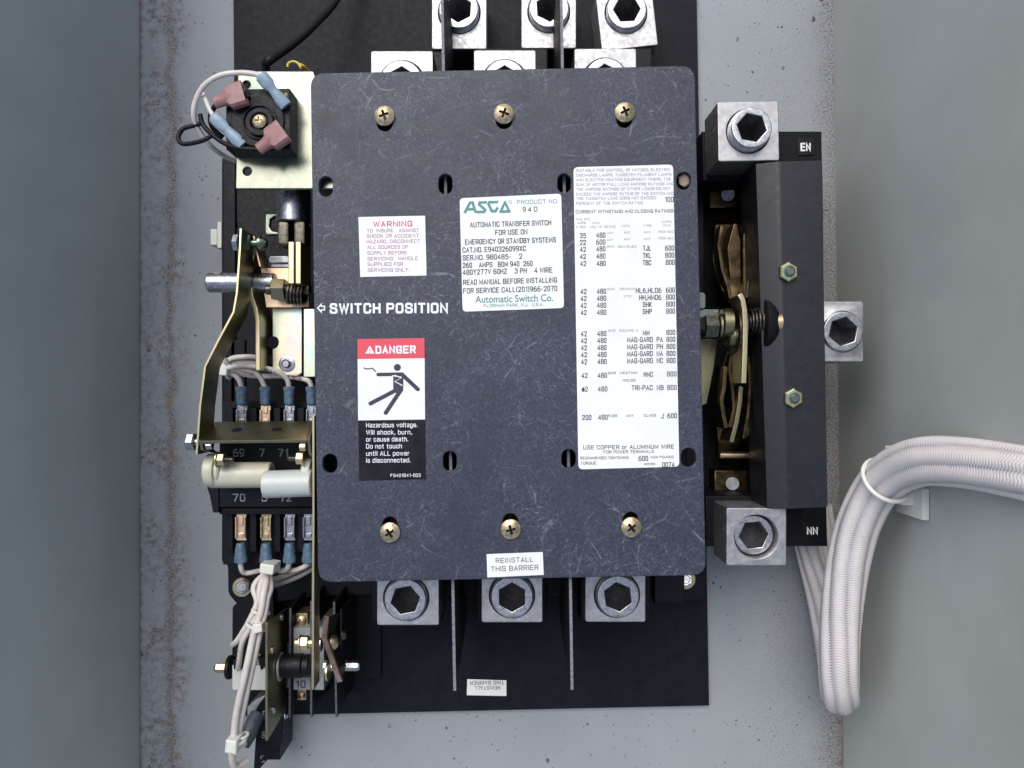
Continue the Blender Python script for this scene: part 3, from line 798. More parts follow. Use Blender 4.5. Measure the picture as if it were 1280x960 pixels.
for a, b, y, c, d in (("35", "480", 722, 0, 0), ("22", "600", 786, 0, 0), ("42", "480", 849, "TJL", "600"), ("42", "480", 915, "TKL", "800")):
    ln(dark, q1, a, 95, 152, y, 6.6); ln(dark, q1, b, 246, 331, y - 4, 6.6)
    if c: ln(dark, q1, c, 676, 754, y - 9, 6.6); ln(dark, q1, d, 882, 966, y - 12, 6.6)
for y, c, x0, x1, d in ((88, "TBC", 626, 700, 1), (327, "HL6,HLD6", 568, 788, 1), (387, "HH,HMD6", 596, 788, 1), (447, "SHK", 626, 705, 1), (507, "SHP", 626, 706, 1), (690, "MH", 628, 685, 1),
        (749, "MAG-GARD  PA", 493, 800, 1), (810, "MAG-GARD  PH", 493, 800, 1), (870, "MAG-GARD  NA", 493, 800, 1), (930, "MAG-GARD  NC", 493, 800, 1)):
    k = 8 * y / 930
    ln(dark, q2, "42", 90 + k, 143 + k, y, 6.6); ln(dark, q2, "480", 231 + k, 310 + k, y - 2, 6.6)
    ln(dark, q2, c, x0, x1, y - 8, 6.6); ln(dark, q2, "600" if y == 327 else "800", 823 + k, 900 + k, y - 12, 6.6)
for s, x0, x1, y in (("BKR", 322, 385, 294), ("SIEMENS", 430, 562, 292), ("(ITE)", 465, 535, 355), ("BKR", 330, 392, 650), ("SQUARE D", 425, 585, 648)):
    ln(grey, q2, s, x0, x1, y, 2.9)
for s, x0, x1, y in (("42", 98, 150, 150), ("480", 233, 310, 148), ("HMC", 612, 690, 140), ("800", 806, 885, 137), ("42", 99, 151, 263), ("480", 234, 313, 261), ("TRI-PAC  NB", 512, 778, 252), ("800", 808, 886, 249),
        ("200", 103, 180, 497), ("480", 236, 315, 495), ("J", 757, 780, 485), ("600", 809, 888, 483), ("600", 571, 650, 836), ("007A", 766, 870, 888)):
    ln(dark, q3, s, x0, x1, y, 6.4)
for s, x0, x1, y, c in (("BKR", 320, 383, 119, 3), ("WESTING-", 417, 568, 117, 3), ("HOUSE", 440, 547, 179, 3.2), ("FUSE", 320, 397, 472, 3.2), ("ANY", 470, 528, 472, 3.2), ("CLASS", 616, 715, 469, 3.2),
        ("USE COPPER or ALUMINUM WIRE", 113, 865, 741, 5.2), ("FOR POWER TERMINALS", 281, 697, 774, 3.8), ("RECOMMENDED TIGHTENING", 88, 487, 823, 3.4), ("INCH POUNDS", 670, 860, 815, 3.2), ("TORQUE", 92, 220, 866, 3.6), ("405199-", 616, 715, 871, 3)):
    ln(dark, q3, s, x0, x1, y, c)
mb = MB(); mb.poly([(726.8, 485.6), (729.5, 484.4), (731.2, 486.5), (730.4, 489.4), (727.6, 489.6)], PH + .48, PH + .4); part('rust_stain', mb, M['copper_stain'], lb)
prt('worn_print', lb, M['ink_grey'], grey, .55, .145)
prt('print', lb, M['ink_black'], dark, .6, .145)
lb = label('barrier_label', [(608.2, 692.7), (678.5, 690), (679.6, 718.6), (609.2, 721.8)], M['white'], 'small white reinstall label at the lower edge')
prt('print', lb, M['ink_black'], [("REINSTALL", 619.8, 666.8, 704, 6.2), ("THIS BARRIER", 613.8, 673.2, 714.6, 6.4)], 2.2, .125)

# ------------------------------------------------------------------ screws of the cover plate
sc0 = thing('machine_screw', 'x', 'screw', (0, 0, 0), 'brass screws holding the cover plate')
def cross(a, w): return [(w, w), (a, w), (a, -w), (w, -w), (w, -a), (-w, -a), (-w, -w), (-a, -w), (-a, w), (-w, w), (-w, a), (w, a)]
def screw_head(r, zt, thick, a, w):
    """round head with a real cross recess, domed"""
    bm = curve_bm([[(r * math.cos(2 * math.pi * i / 32), r * math.sin(2 * math.pi * i / 32)) for i in range(32)][::-1], cross(a, w)], zt - thick, zt, .0)
    bmesh.ops.subdivide_edges(bm, edges=[e for e in bm.edges if e.calc_length() > 3], cuts=2, use_grid_fill=False)
    bmesh.ops.triangulate(bm, faces=bm.faces)
    for v in bm.verts:
        if v.co.z > zt - thick * .5:
            q = v.co.x ** 2 + v.co.y ** 2
            v.co.z -= thick * .62 * (q / r / r) ** 1.3
    return bm
mb = MB(); mb.merge(screw_head(9.9, 6.5, 5.5, 5.0, 1.3)); mb.cyl((0, 0, -40), (0, 0, 1.4), 5.5)
part('head', mb, M['brass'], sc0, True)
mb = MB(); mb.cyl((0, 0, 1.5), (0, 0, 2.0), 5.4, 16, .1)  # black disc paints the shade at the bottom of the cross
part('recess', mb, M['rubber'], sc0, True)
spots = [(481, 146, 20, 'top left corner, above the white warning label'), (630, 143.5, 70, 'middle of the top row, above the white nameplate label'), (780.5, 141.5, 25, 'right end of the top row, above the ratings label'),
         (488, 665, 35, 'left end of the bottom row, under the danger label'), (638.5, 661, 15, 'middle of the bottom row, above the white reinstall label'), (788.5, 658.5, 40, 'right end of the bottom row, below the ratings label')]
for i, (u, v, a, s) in enumerate(spots):
    lab = 'brass screw in the cover plate, ' + s
    at = P(u, v, PH + .2)
    if i == 0:
        sc0.location = Vector(at) * S; sc0.rotation_euler = (0, 0, R(a)); sc0['label'] = lab
    else: copy_thing(sc0, at, R(a), lab)
# stud seen through the upper right hole
mb = MB(); mb.cyl(P(855, 226, 130), P(855, 226, 186), 5.5); mb.hexa(P(855, 226, 178.4), P(855, 226, 182), 7)
single('threaded_stud', mb, M['copper'], 'coppery stud end seen through the hole beside the ratings label', 'stud')

# ------------------------------------------------------------------ phase barriers
def barrier(top, bot, lab):
    t = thing('phase_barrier', lab, 'barrier', P(bot[0], 480, 8.2), 'tall grey phase barriers')
    a = P(top[0], top[1], 187); b = P(bot[0], bot[1], 187)
    d = Vector((2.6, 0, 0))
    mb = MB(); mb.ext([a - d / 2, Vector((a.x, a.y, 8.4)) - d / 2, Vector((b.x, b.y + 18, 8.4)) - d / 2, Vector((b.x, b.y + 10, 60)) - d / 2, b - d / 2], d, .4)
    part('panel', mb, M['black_matte'], t)
    mb = MB(); mb.ext([a - d * .55 + Vector((0, 0, .3)), b - d * .55 + Vector((0, 0, .3)), b + d * .55 + Vector((0, 0, .3)), a + d * .55 + Vector((0, 0, .3))], (0, 0, .6))
    part('worn_edge', mb, M['worn'], t)
M['worn'] = plain("worn_fibre_edge", (0.22, 0.22, 0.25, 1), .6, 0, .45, 500, rvar=.1, bmp=.1)
barrier((552, -40), (568.5, 863), 'thin upright barrier between the left and middle lugs, edge towards the viewer')
barrier((701, -40), (715, 862), 'thin upright barrier between the middle and right lugs, edge towards the viewer')

# ------------------------------------------------------------------ aluminium terminal lugs
def lug(name_at, h_base, hgt, wx, wy, lab, protr, hole_off=(0, 0), rot=0, rs=22.5, grp=None):
    u, v = name_at
    t = thing('terminal_lug', lab, 'cable lug', P(u, v, h_base + hgt) - Vector((0, 0, hgt)), grp)
    hx, hy = hole_off
    ho = Vector((hx, hy, 0))
    k = 4
    mb = MB()
    outl = rounded([(-wx / 2, -wy / 2), (wx / 2, -wy / 2), (wx / 2, wy / 2), (-wx / 2, wy / 2)], 2.5, 3)
    hole = [(hx + (rs + 2.2) * math.cos(2 * math.pi * i / 40), hy + (rs + 2.2) * math.sin(2 * math.pi * i / 40)) for i in range(40)]
    mb.merge(curve_bm([outl, hole], hgt - 36, hgt, 1.0))
    mb.box((0, 0, (hgt - 36.2) / 2 + .1), (wx - .8, wy - .8, hgt - 36.2), .5)
    part('body', mb, M['alu'], t, True)
    zt = hgt + protr
    hexr = 15.6
    hexp = []
    a0 = random.uniform(0, 60)
    for i in range(6):
        q = R(a0 + 60 * i); hexp.append((hx + hexr * math.cos(q), hy + hexr * math.sin(q)))
    out = [(hx + rs * math.cos(2 * math.pi * i / 48), hy + rs * math.sin(2 * math.pi * i / 48)) for i in range(48)]
    mb = MB(); mb.merge(curve_bm([out, hexp[::-1]], hgt - 35.8, zt, 1.1))
    for i in range(4):      # thread crests
        mb.ring((hx, hy, zt - 5 - i * 3.4), Z, rs, .9, 40)
    o = part('set_screw', mb, M['alu_bright'], t, True)
    mb = MB(); mb.cyl((hx, hy, hgt - 35.6), (hx, hy, hgt - 33), rs - 2); part('socket_floor', mb, M['socket_shade'], o, True)
    if rot: t.rotation_euler = (0, 0, R(rot))
    return t
random.seed(11)
G1 = 'aluminium lugs along the top of the switch'; G2 = 'aluminium lugs along the bottom of the switch'; G3 = 'aluminium lugs of the neutral block'
for u, v, s in ((574, 25, 'left'), (686, 24, 'middle')):
    lug((u, v - 1), 8.3, 56, 64, 70, 'aluminium lug in the rear top row, %s one, half hidden by a barrier' % s, 9, (0, 8), grp=G1)
lug((783.5, 24), 8.3, 56, 66, 68, 'tilted aluminium lug at the right end of the rear top row', 8, (0, 8), 6.5, grp=G1)
for u, s in ((502.5, 'left'), (631, 'middle'), (756.5, 'right')):
    lug((u, 64 + 38 if u < 510 else 101 if u < 700 else 99), 78.3, 57, 67, 66, 'aluminium lug peeking over the top edge of the cover plate, %s one' % s, 6, (0, -2), grp=G1)
for u, v, s, w in ((510, 742, 'left of the three below the cover plate', 67), (640, 738.5, 'middle of the three below the cover plate, under the reinstall label', 66), (769, 738, 'right of the three below the cover plate', 65)):
    lug((u, v), 78.3, 57, w, 68, 'aluminium lug, ' + s, 7, ((-2 if u < 600 else 0 if u < 700 else 2), -5), grp=G2, rs=22.3)

# ------------------------------------------------------------------ bolts of the switch base
def flange_bolt(u, v, h, lab):
    t = thing('hex_bolt', lab, 'bolt', P(u, v, h), 'bolts at the lower corners of the switch base')
    mb = MB(); mb.lathe(P(u, v, h), Z, [(11.8, 0), (12, 1), (11, 2), (6, 2.2)], 36); part('washer', mb, M['zinc'], t)
    mb = MB(); mb.hexa(P(u, v, h + 2.2), P(u, v, h + 10), 8.6); mb.cyl(P(u, v, h + 8), P(u, v, h + 18), 5.2); part('head', mb, M['steel'], t)
flange_bolt(303, 734, 40.2, 'grey bolt and washer at the lower left corner of the switch base')
flange_bolt(857, 724, 40.2, 'grey bolt and washer peeking from under the lower right corner of the cover plate')

# ------------------------------------------------------------------ upper left: coil bracket, rectifier block, leads
BH = 186
t = thing('coil_bracket', 'pale zinc-plated bracket left of the cover plate carrying the black block', 'bracket', P(345, 162, 40.2))
mb = MB()
mb.poly(rounded([(297, 88.5), (392, 88.5), (394, 96), (420, 97), (420, 236.5), (294, 236.5)], 3), BH, BH - 5, 1.2, holes=[circ(308, 106, 4.6), circ(309, 214, 5)])
part('top_plate', mb, M['zinc_pale'], t)
mb = MB(); a = P(300, 233.5, BH - 5); b = P(398, 233.5, BH - 5)
mb.box(((a.x + b.x) / 2, P(0, 88, BH).y - 6, 112), (70, 4, 142), .8)
part('side_flange', mb, M['zinc_pale'], t)

t = thing('rectifier_block', 'square black moulded block with a screw in its middle, on the pale bracket', 'electrical block', P(323, 149, BH))
RH = 211
mb = MB()
mb.poly(rounded([(282.5, 111.5), (362.5, 110.5), (363, 187), (282.5, 187.5)], 2), RH, BH + .1, .7)
mb.poly(circ(322, 150, 33), RH + 2.5, RH - .1, .6)
part('body', mb, M['black'], t)
mb = MB(); mb.poly(circ(324, 152, 17.5), RH + 8, RH + 2.6, .8, holes=[circ(324, 152, 11.5)]); part('collar', mb, M['black'], t)
mb = MB(); mb.poly(circ(324, 152, 22.5), RH + 4.6, RH + 2.6, .6, holes=[circ(324, 152, 19.5)]); part('raised_ring', mb, M['black'], t)
c = P(324.8, 152, RH + 2.6)
bm = screw_head(7.0, 4.5, 3.2, 3.6, 1.0); bmesh.ops.translate(bm, verts=bm.verts, vec=c)
mb = MB(); mb.merge(bm); mb.cyl(c, c + Z * 1.5, 6.4); part('screw', mb, M['brass'], t)
mb = MB(); mb.cyl(P(357.5, 118, RH), P(357.5, 118, RH + .8), 1.6, 16, .2); part('index_dot', mb, M['yellow'], t)
mb = MB()
for u, v, a in ((303, 122, 30), (349, 125, -40), (295, 172, -35), (342, 170, 35)):
    mb.box(P(u, v, RH + 4), (14, 7, 5), .5, Matrix.Rotation(R(a), 3, 'Z'))
part('tab', mb, M['black'], t)

def sleeve(p0, p1, prof, flat=.7):
    """crimp connector: profile [(radius, fraction)]"""
    p0 = Vector(p0); d = Vector(p1) - p0
    return MB().lathe(p0, d, [(r, f * d.length) for r, f in prof], 20, flat, (0, 0, 1))
def flag_sleeve(p0, p1):
    """crimp barrel that widens into a flat rectangular housing"""
    p0 = Vector(p0); p1 = Vector(p1); d = p1 - p0; L = d.length; x = d / L
    y = Vector((-x.y, x.x, 0)).normalized()
    mb = MB().lathe(p0, d, [(5.2, 0), (5.8, .5), (6.0, L * .30), (7.5, L * .42), (8.2, L * .55)], 20, .8, (0, 0, 1))
    sec = []
    for s_, w, h in ((.40, 6.8, 5), (.50, 11.2, 6.2), (1.0, 11.6, 6.2)):
        q = p0 + d * s_
        sec.append([q + y * (w * cx) + Vector((0, 0, h * cz)) for cx, cz in ((-1, -.55), (-.8, -1), (.8, -1), (1, -.55), (1, .55), (.8, 1), (-.8, 1), (-1, .55))])
    bm = bmesh.new(); vs = [[bm.verts.new(p) for p in r] for r in sec]
    for r, q in zip(vs, vs[1:]):
        for i in range(8): bm.faces.new((r[i], r[(i + 1) % 8], q[(i + 1) % 8], q[i]))
    bm.faces.new(vs[0][::-1])
    # open end with a wall and a recess
    cen = p1; inn = [bm.verts.new(cen + (v.co - cen) * .72) for v in vs[-1]]; deep = [bm.verts.new(cen - d * .25 + (v.co - cen) * .72) for v in vs[-1]]
    for i in range(8):
        bm.faces.new((vs[-1][i], vs[-1][(i + 1) % 8], inn[(i + 1) % 8], inn[i])); bm.faces.new((inn[i], inn[(i + 1) % 8], deep[(i + 1) % 8], deep[i]))
    bm.faces.new(deep)
    bmesh.ops.recalc_face_normals(bm, faces=bm.faces)
    return mb.merge(bm)
G = 'crimped leads on the black block'
t = thing('lead_wire', 'white looped wire with pale blue connector at the top of the black block', 'wire', P(276, 130, 205), G)
mb = MB(); mb.tube([P(326, 96, 222), P(318, 92.5, 222), P(299, 91, 222), P(276, 94, 222), P(256, 106, 220), P(245, 125, 216), P(242, 143, 212), P(247, 160, 204), P(262, 181, 190), P(279, 194, 168), P(300, 203, 150)], 2.6, 12)
part('insulation', mb, M['wire'], t)
part('connector', sleeve(P(325, 93, 223), P(357.5, 132.5, 216), [(4.3, 0), (6.4, .06), (6.6, .3), (4.3, .45), (4.8, .6), (6.4, .8), (6, 1)], .6), M['blue'], t)
t = thing('lead_wire', 'short white wire with pale blue connector at lower left of the black block', 'wire', P(262, 140, 205), G)
mb = MB(); mb.tube([P(254, 118, 208), P(257, 124, 213), P(261, 134, 216), P(267.5, 147, 218)], 2.4, 12); part('insulation', mb, M['wire'], t)
part('connector', sleeve(P(265.5, 144, 218), P(303, 182, 215), [(4.0, 0), (6.6, .07), (6.8, .28), (4.6, .45), (5.2, .6), (6.2, .8), (5, 1)], .6), M['blue'], t)
t = thing('lead_wire', 'black wire with pink connector at upper left of the black block', 'wire', P(270, 130, 205), G)
mb = MB(); mb.tube([P(275, 127, 218), P(268, 134, 217), P(263, 146, 214), P(266, 160, 208), P(279, 172, 203)], 2.4, 12); part('insulation', mb, M['rubber'], t)
part('connector', flag_sleeve(P(268.5, 128.5, 219), P(306, 116, 221)), M['pink'], t)
t = thing('lead_wire', 'black wire with pink connector at lower right of the black block', 'wire', P(310, 180, 205), G)
mb = MB(); mb.tube([P(331, 182, 218), P(322, 186.5, 216), P(299, 185, 215), P(282, 180, 214), P(266, 169, 212), P(254, 156, 211), P(250, 143, 211)], 2.3, 12); part('insulation', mb, M['rubber'], t)
part('connector', flag_sleeve(P(323, 187, 219), P(355, 163, 221)), M['pink'], t)
mb = MB(); mb.tube([P(264, 170, 213), P(255, 175, 213), P(243, 178.5, 212), P(230, 180, 211), P(224, 176.5, 210), P(223.5, 169, 209), P(229, 161, 208), P(240, 157.5, 207), P(252, 154, 207)], 2.2, 12)
single('wire_loop', mb, M['rubber'], 'loose loop of thin black wire sticking out left over the grey panel', 'wire')
mb = MB(); mb.tube([P(450, -60, 30), P(419.5, 0, 60), P(397, 26, 90), P(373, 49, 110), P(349, 67, 130), P(335, 77, 140), P(331.5, 84, 120), P(337, 96, 80), P(345, 106, 45)], 4.8, 14)
single('black_cable', mb, M['rubber'], 'thick black cable curving down from the top edge to behind the bracket', 'cable')
t = thing('eyelet_hook', 'small brass-yellow hook just above the top edge of the bracket', 'hook', P(371, 86, 120))
mb = MB(); mb.tube([P(359.5, 84, 178), P(360.5, 79.5, 178), P(365, 77.2, 178), P(370, 77.8, 178), P(374, 81, 178), P(376, 86, 176), P(376, 92, 150)], 1.3, 10); part('ring', mb, M['yellow'], t)
mb = MB(); mb.tube([P(372.5, 79.5, 176), P(380, 83, 174), P(387, 90, 160)], 1.4, 10); part('shank', mb, M['yellow'], t)

# ------------------------------------------------------------------ plunger, link and operating linkage
t = thing('plunger', 'dark steel solenoid plunger below the pale bracket', 'plunger', P(368, 300, 120))
c0 = P(367, 237, 140); c1 = P(367, 279, 140)
mb = MB(); mb.cyl(c0, c1, 17.8, 40, 1.2); part('barrel', mb, M['steel'], t)
c2 = Vector((c0.x + 1, c1.y - 26, 140))
mb = MB(); e = c2 + Vector((0, 13, 0))
for sx in (-1, 1): mb.box((c2.x + sx * 8.6, c2.y + 13, 140), (12.5, 26, 26), 3)
part('fork', mb, M['dark_steel'], t)
t = thing('clevis_link', 'pair of pale zinc link plates hanging from the steel plunger', 'link', P(368, 330, 130))
for u0, u1 in ((360.2, 367.6), (369.2, 376.2)):
    mb = MB(); mb.rect(u0, 302, u1, 354.5, 168, 128, .9); part('link_plate', mb, M['zinc'], t)
mb = MB(); mb.poly([(347, 267.5), (332, 267.5), (331.5, 290), (333, 293.5), (348.5, 293), (348, 290.5), (340, 288.5), (336.5, 283), (337.5, 274), (343, 270), (347.5, 270)], 125, 118, .8)
single('retaining_clip', mb, M['zinc_pale'], 'small pale C-shaped clip left of the steel plunger', 'clip')
t = thing('nylon_clip', 'small white nylon clip sticking out left of the black base', 'clip', P(270, 294, 0))
mb = MB(); mb.rect(271.5, 277, 277, 310, 40, .2, 1); part('flange', mb, M['nylon'], t)
mb = MB(); mb.rect(262.5, 286, 271.5, 306.5, 38, .2, 1.5); part('body', mb, M['nylon'], t)

t = thing('operating_shaft', 'round steel shaft end sticking out to the left over the grey panel', 'shaft', P(300, 354, 100))
mb = MB(); mb.cyl(P(260.5, 353.5, 128), P(345, 353.5, 128), 10.8, 40, 1.4); part('rod', mb, M['steel'], t)
mb = MB(); mb.box(P(272, 342.4, 134), (9, 4, 4), .6); part('key', mb, M['dark_steel'], t)

t = thing('handle_lever', 'long bent zinc lever running down the left side of the switch', 'lever', P(280, 430, 130))
lev = [(300.8, 285.5), (299.8, 310), (296, 366), (291.8, 390), (272, 427), (256.3, 458), (250, 507), (245.6, 568)]
mb = MB(); mb.strip(lev, 2.9, 178, 140, .5); part('strap', mb, M['zinc_dull'], t)
mb = MB(); mb.strip(lev, 2.6, 178.8, 178.1, .2); part('lit_edge', mb, M['zinc'], t)  # light on the lever's edge painted as a paler strip on darkened faces
mb = MB(); mb.hexa(P(300, 304, 160), P(292.5, 304, 160), 9.3); part('nut', mb, M['steel'], t)
mb = MB(); mb.cyl(P(301, 304, 160), P(334, 304, 160), 4); mb.cyl(P(302.5, 304, 160), P(307, 304, 160), 9); mb.hexa(P(308, 304, 160), P(315, 304, 160), 8.6); mb.lathe(P(323, 304, 160), X, [(6, 0), (8, 1), (8, 4), (5.5, 8)], 20); part('pivot_bolt', mb, M['zinc_pale'], t)
mb = MB(); mb.hexa(P(244.5, 552.5, 160), P(235, 552.5, 160), 9.8); mb.cyl(P(244, 552.5, 160), P(262, 552.5, 160), 4.5); part('bolt', mb, M['steel'], t); 
t = thing('crank_arm', 'narrow zinc arm with a rounded top between the lever and the copper plate', 'arm', P(316, 390, 90))
mb = MB(); mb.strip([(316.5, 316), (312, 330), (311, 350), (313.5, 371), (319, 386), (321.8, 400), (322.2, 463)], 6.2, 140, 95, .9); part('strap', mb, M['zinc'], t)
mb = MB(); mb.strip([(317, 295), (320, 312), (325, 333)], 2.2, 150, 120, .4); part('tension_strip', mb, M['copper'], t)
mb = MB(); mb.lathe(P(316.5, 354, 122), X, [(19, 0), (20, 1), (20, 4), (17, 5)], 36); part('boss', mb, M['dark_steel'], t)

t = thing('copper_plate', 'square copper-coloured plate with a dark bolt across it', 'plate', P(348, 360, 100))
mb = MB(); mb.poly([(325.5, 335), (386, 334), (386, 383.5), (332.5, 384.5)], 128, 122, .6); part('plate', mb, M['copper'], t)
mb = MB(); mb.cyl(P(333, 362, 141), P(388, 362, 141), 5.6); part('thread', mb, M['dark_steel'], t)
mb = MB(); mb.hexa(P(341, 362, 141), P(358, 362, 141), 12.2); part('nut', mb, M['zinc_dull'], t)
mb = MB()
for i in range(5): mb.ring(P(362.5 + i * 4.3, 366, 141), (1, -.15, 0), 10.8, 1.9, 28)
part('spring', mb, M['dark_steel'], t)
t = thing('stop_block', 'pale grey metal block with a rounded end above the copper plate', 'block', P(348, 326, 90))
mb = MB(); mb.poly(rounded([(335.5, 320), (362, 319.5), (362, 328.5), (335.5, 329)], 4), 134, 122.2, 1); mb.rect(339, 329.5, 362, 334, 130, 122.2, .6); part('bar', mb, M['alu'], t)

t = thing('mounting_channel', 'iridescent zinc channel beside the cover plate, above the wire terminals', 'bracket', P(362, 428, 40.2))
mb = MB(); mb.poly([(340.5, 385), (377.5, 385), (377.5, 466), (371, 470), (340.5, 468)], 112, 106, .7); part('web', mb, M['zinc_rainbow'], t)
mb = MB(); mb.rect(379.5, 386, 394, 471, 132, 124, .6); part('flange', mb, M['zinc_rainbow'], t)
mb = MB(); mb.lathe(P(358.8, 455, 112), Z, [(8.8, 0), (8.8, 1.5), (7, 2), (6, 2), (5.8, 1.2)], 32); mb.lathe(P(358.8, 455, 112), Z, [(4.8, 0), (4.8, 4.5), (3.4, 6)], 24); part('rivet', mb, M['steel'], t)
mb = MB(); mb.cyl(P(341, 428, 90), P(341, 428, 114), 7); mb.cyl(P(338.5, 450, 80), P(338.5, 450, 108), 6); part('grommet', mb, M['rubber'], t)

# ------------------------------------------------------------------ auxiliary terminal block with its leads
t = thing('terminal_block', 'black terminal block with numbers 69 7 71 above and 70 6 72 below', 'terminal block', P(333, 592, 40.2))
for v0, v1, w0, w1 in ((502, 552, 510, 550), (634, 706, 641, 690)):
    mb = MB(); mb.rect(278.5, v0, 396, v1, 82, 40.3, 1.2); o = part('terminal_row', mb, M['black'], t)
    for u in (287, 316.5, 346.5, 376):
        mb = MB(); mb.rect(u - 5, w0, u + 4, w1, 96, 82.1, 1); part('rib', mb, M['black'], o)
mb = MB(); mb.rect(274, 545, 398, 634, 118, 82.1, 1.2); mb.rect(274, 634.6, 398, 643, 108, 82.1, 1); part('number_strip', mb, M['black'], t)
mb = MB(); mb.poly([(252.5, 590), (262, 583), (273.4, 600), (273.4, 641), (266, 641), (262, 620)], 116, 88, 1)
mb.cyl(P(256.5, 597, 116), P(256.5, 597, 122), 4); part('end_wing', mb, M['black'], t)
mb = MB()
for s, u0, u1, v in (("69", 291.5, 305.5, 571), ("7", 324, 330.8, 571), ("71", 347.5, 360, 571)): mb.stext(s, u0, u1, v, 10, 118.3, .5, .15)
part('lettering', mb, M['grey_ink'], t)
mb = MB()
for s, u0, u1, v in (("70", 290.5, 306.5, 627), ("6", 327, 334, 627), ("72", 350, 364.5, 627)): mb.stext(s, u0, u1, v, 9.8, 118.3, .5, .15)
part('lettering', mb, M['grey_ink'], t)
GU = 'white leads on the terminal block'
ends = ['over the number 69', 'over the number 7', 'over the number 71', 'rightmost, beside the cover plate']
up = [(302, [P(283, 466, 108), P(292, 468, 110), P(299, 475, 108), P(302, 486, 104)]),
      (331.5, [P(283, 463, 112), P(303, 462, 116), P(322, 468, 112), P(331.5, 486, 104)]),
      (361.5, [P(283, 460, 118), P(310, 457, 122), P(343, 463, 118), P(358, 473, 110), P(361.5, 486, 104)]),
      (389.5, [P(284, 464, 104), P(320, 470, 106), P(355, 470, 106), P(380, 474, 105), P(388.5, 480, 104)])]
def spade(t, u, v0, v1, metal, h):
    a = P(u, v0, h); b = P(u, v1, h)
    mb = MB(); lo, hi = min(a.y, b.y), max(a.y, b.y); cy = (a.y + b.y) / 2; L = hi - lo
    mb.box((a.x, cy, h - 2.5), (11, L, 1.2), .3)
    for sx in (-1, 1): mb.box((a.x + sx * 5.1, cy - (L * .12 if v1 > v0 else 0), h), (1.5, L * .8, 4.5), .5)
    mb.box((a.x, cy + L * .25, h - .8), (4.5, L * .35, 2.0), .5); mb.box((a.x, cy - L * .3, h - .8), (6, L * .16, 2.2), .5)
    part('spade_terminal', mb, metal, t)
for i, (u, pts) in enumerate(up):
    t = thing('lead_wire', 'white lead with blue crimp in the upper terminal row, ' + ends[i], 'wire', P(u, 500, 98), GU)
    mb = MB(); mb.tube(pts + [P(u, 495, 103)], 2.9, 12); part('insulation', mb, M['wire'], t)
    mk = ((None,), ("7-8-7", 317.5, 21, 465.6, 117.5, 163), ("71-8-71", 346, 26, 463.4, 124.5, 168), ("8-8-71", 377, 22, 471.4, 110.5, 168))[i]
    if mk[0]:
        mb = MB(); mb.stext(mk[0], mk[1], mk[1] + mk[2], mk[3], 4.2, mk[4], mk[5], .17); part('lettering', mb, M['ink_black'], t)
    part('crimp', MB().lathe(P(u, 483, 103), (0, -1, 0), [(5.5, 0), (6.6, 1), (6.6, 4), (5.9, 6), (5.6, 16), (5, 20)], 20), M['blue_dark'], t)
    spade(t, u, 507, 530, M['copper'] if i == 1 else M['steel'], 101)
mb = MB()
mb.tube([P(281, 455, 98), P(290, 448, 104), P(305, 446, 106), P(322, 447, 100), P(345, 452, 88)], 2.9, 12)
single('harness_wire', mb, M['wire'], 'white wire arching from the tie behind the zinc arm, uppermost one', 'wire')
mb = MB(); mb.tube([P(281, 459, 96), P(295, 453, 98), P(312, 453, 99), P(326, 455, 94), P(350, 460, 82)], 2.9, 12)
single('harness_wire', mb, M['wire'], 'white wire arching from the tie behind the zinc arm, second from the top', 'wire')
t = thing('cable_tie', 'white nylon tie gathering the wires above the numbered terminal block', 'cable tie', P(276, 461, 100), 'cable ties')
mb = MB(); mb.poly(rounded([(268, 458), (277, 452), (284, 459), (283, 470), (272, 469)], 2), 122, 96, 1.5); part('head', mb, M['nylon'], t)
mb = MB(); mb.ring(P(284, 461, 108), (1, .2, 0), 11, 1.6, 24); part('band', mb, M['nylon'], t)
lo = [(301, 0), (332.5, 1), (362, 2), (385.5, 3)]
lends = ['under the number 70', 'under the number 6', 'under the number 72', 'rightmost, beside the zinc bar']
lpath = [[P(301, 708, 98), P(306, 716, 92), P(322, 714, 86), P(345, 708, 66)], [P(332.5, 708, 98), P(333, 716, 100), P(332, 728, 104)],
         [P(361, 706, 98), P(356, 713, 92), P(346, 712, 88), P(336, 702, 70)], [P(384, 705, 98), P(374, 711, 92), P(362, 713, 86), P(350, 712, 66)]]
for u, i in lo:
    t = thing('lead_wire', 'white lead with blue crimp in the lower terminal row, ' + lends[i], 'wire', P(u, 690, 98), GU)
    mb = MB(); mb.tube([P(u, 690, 101)] + lpath[i], 2.9, 12); part('insulation', mb, M['wire'], t)
    part('crimp', MB().lathe(P(u, 703.5, 102), (0, 1, 0), [(5.2, 0), (7.0, 1), (7.2, 6), (6.2, 10), (6.0, 17), (4.8, 22)], 20), M['blue_dark'], t)
    spade(t, u, 676, 643, (M['copper'], M['brass'], M['steel'], M['steel'])[i], 101)

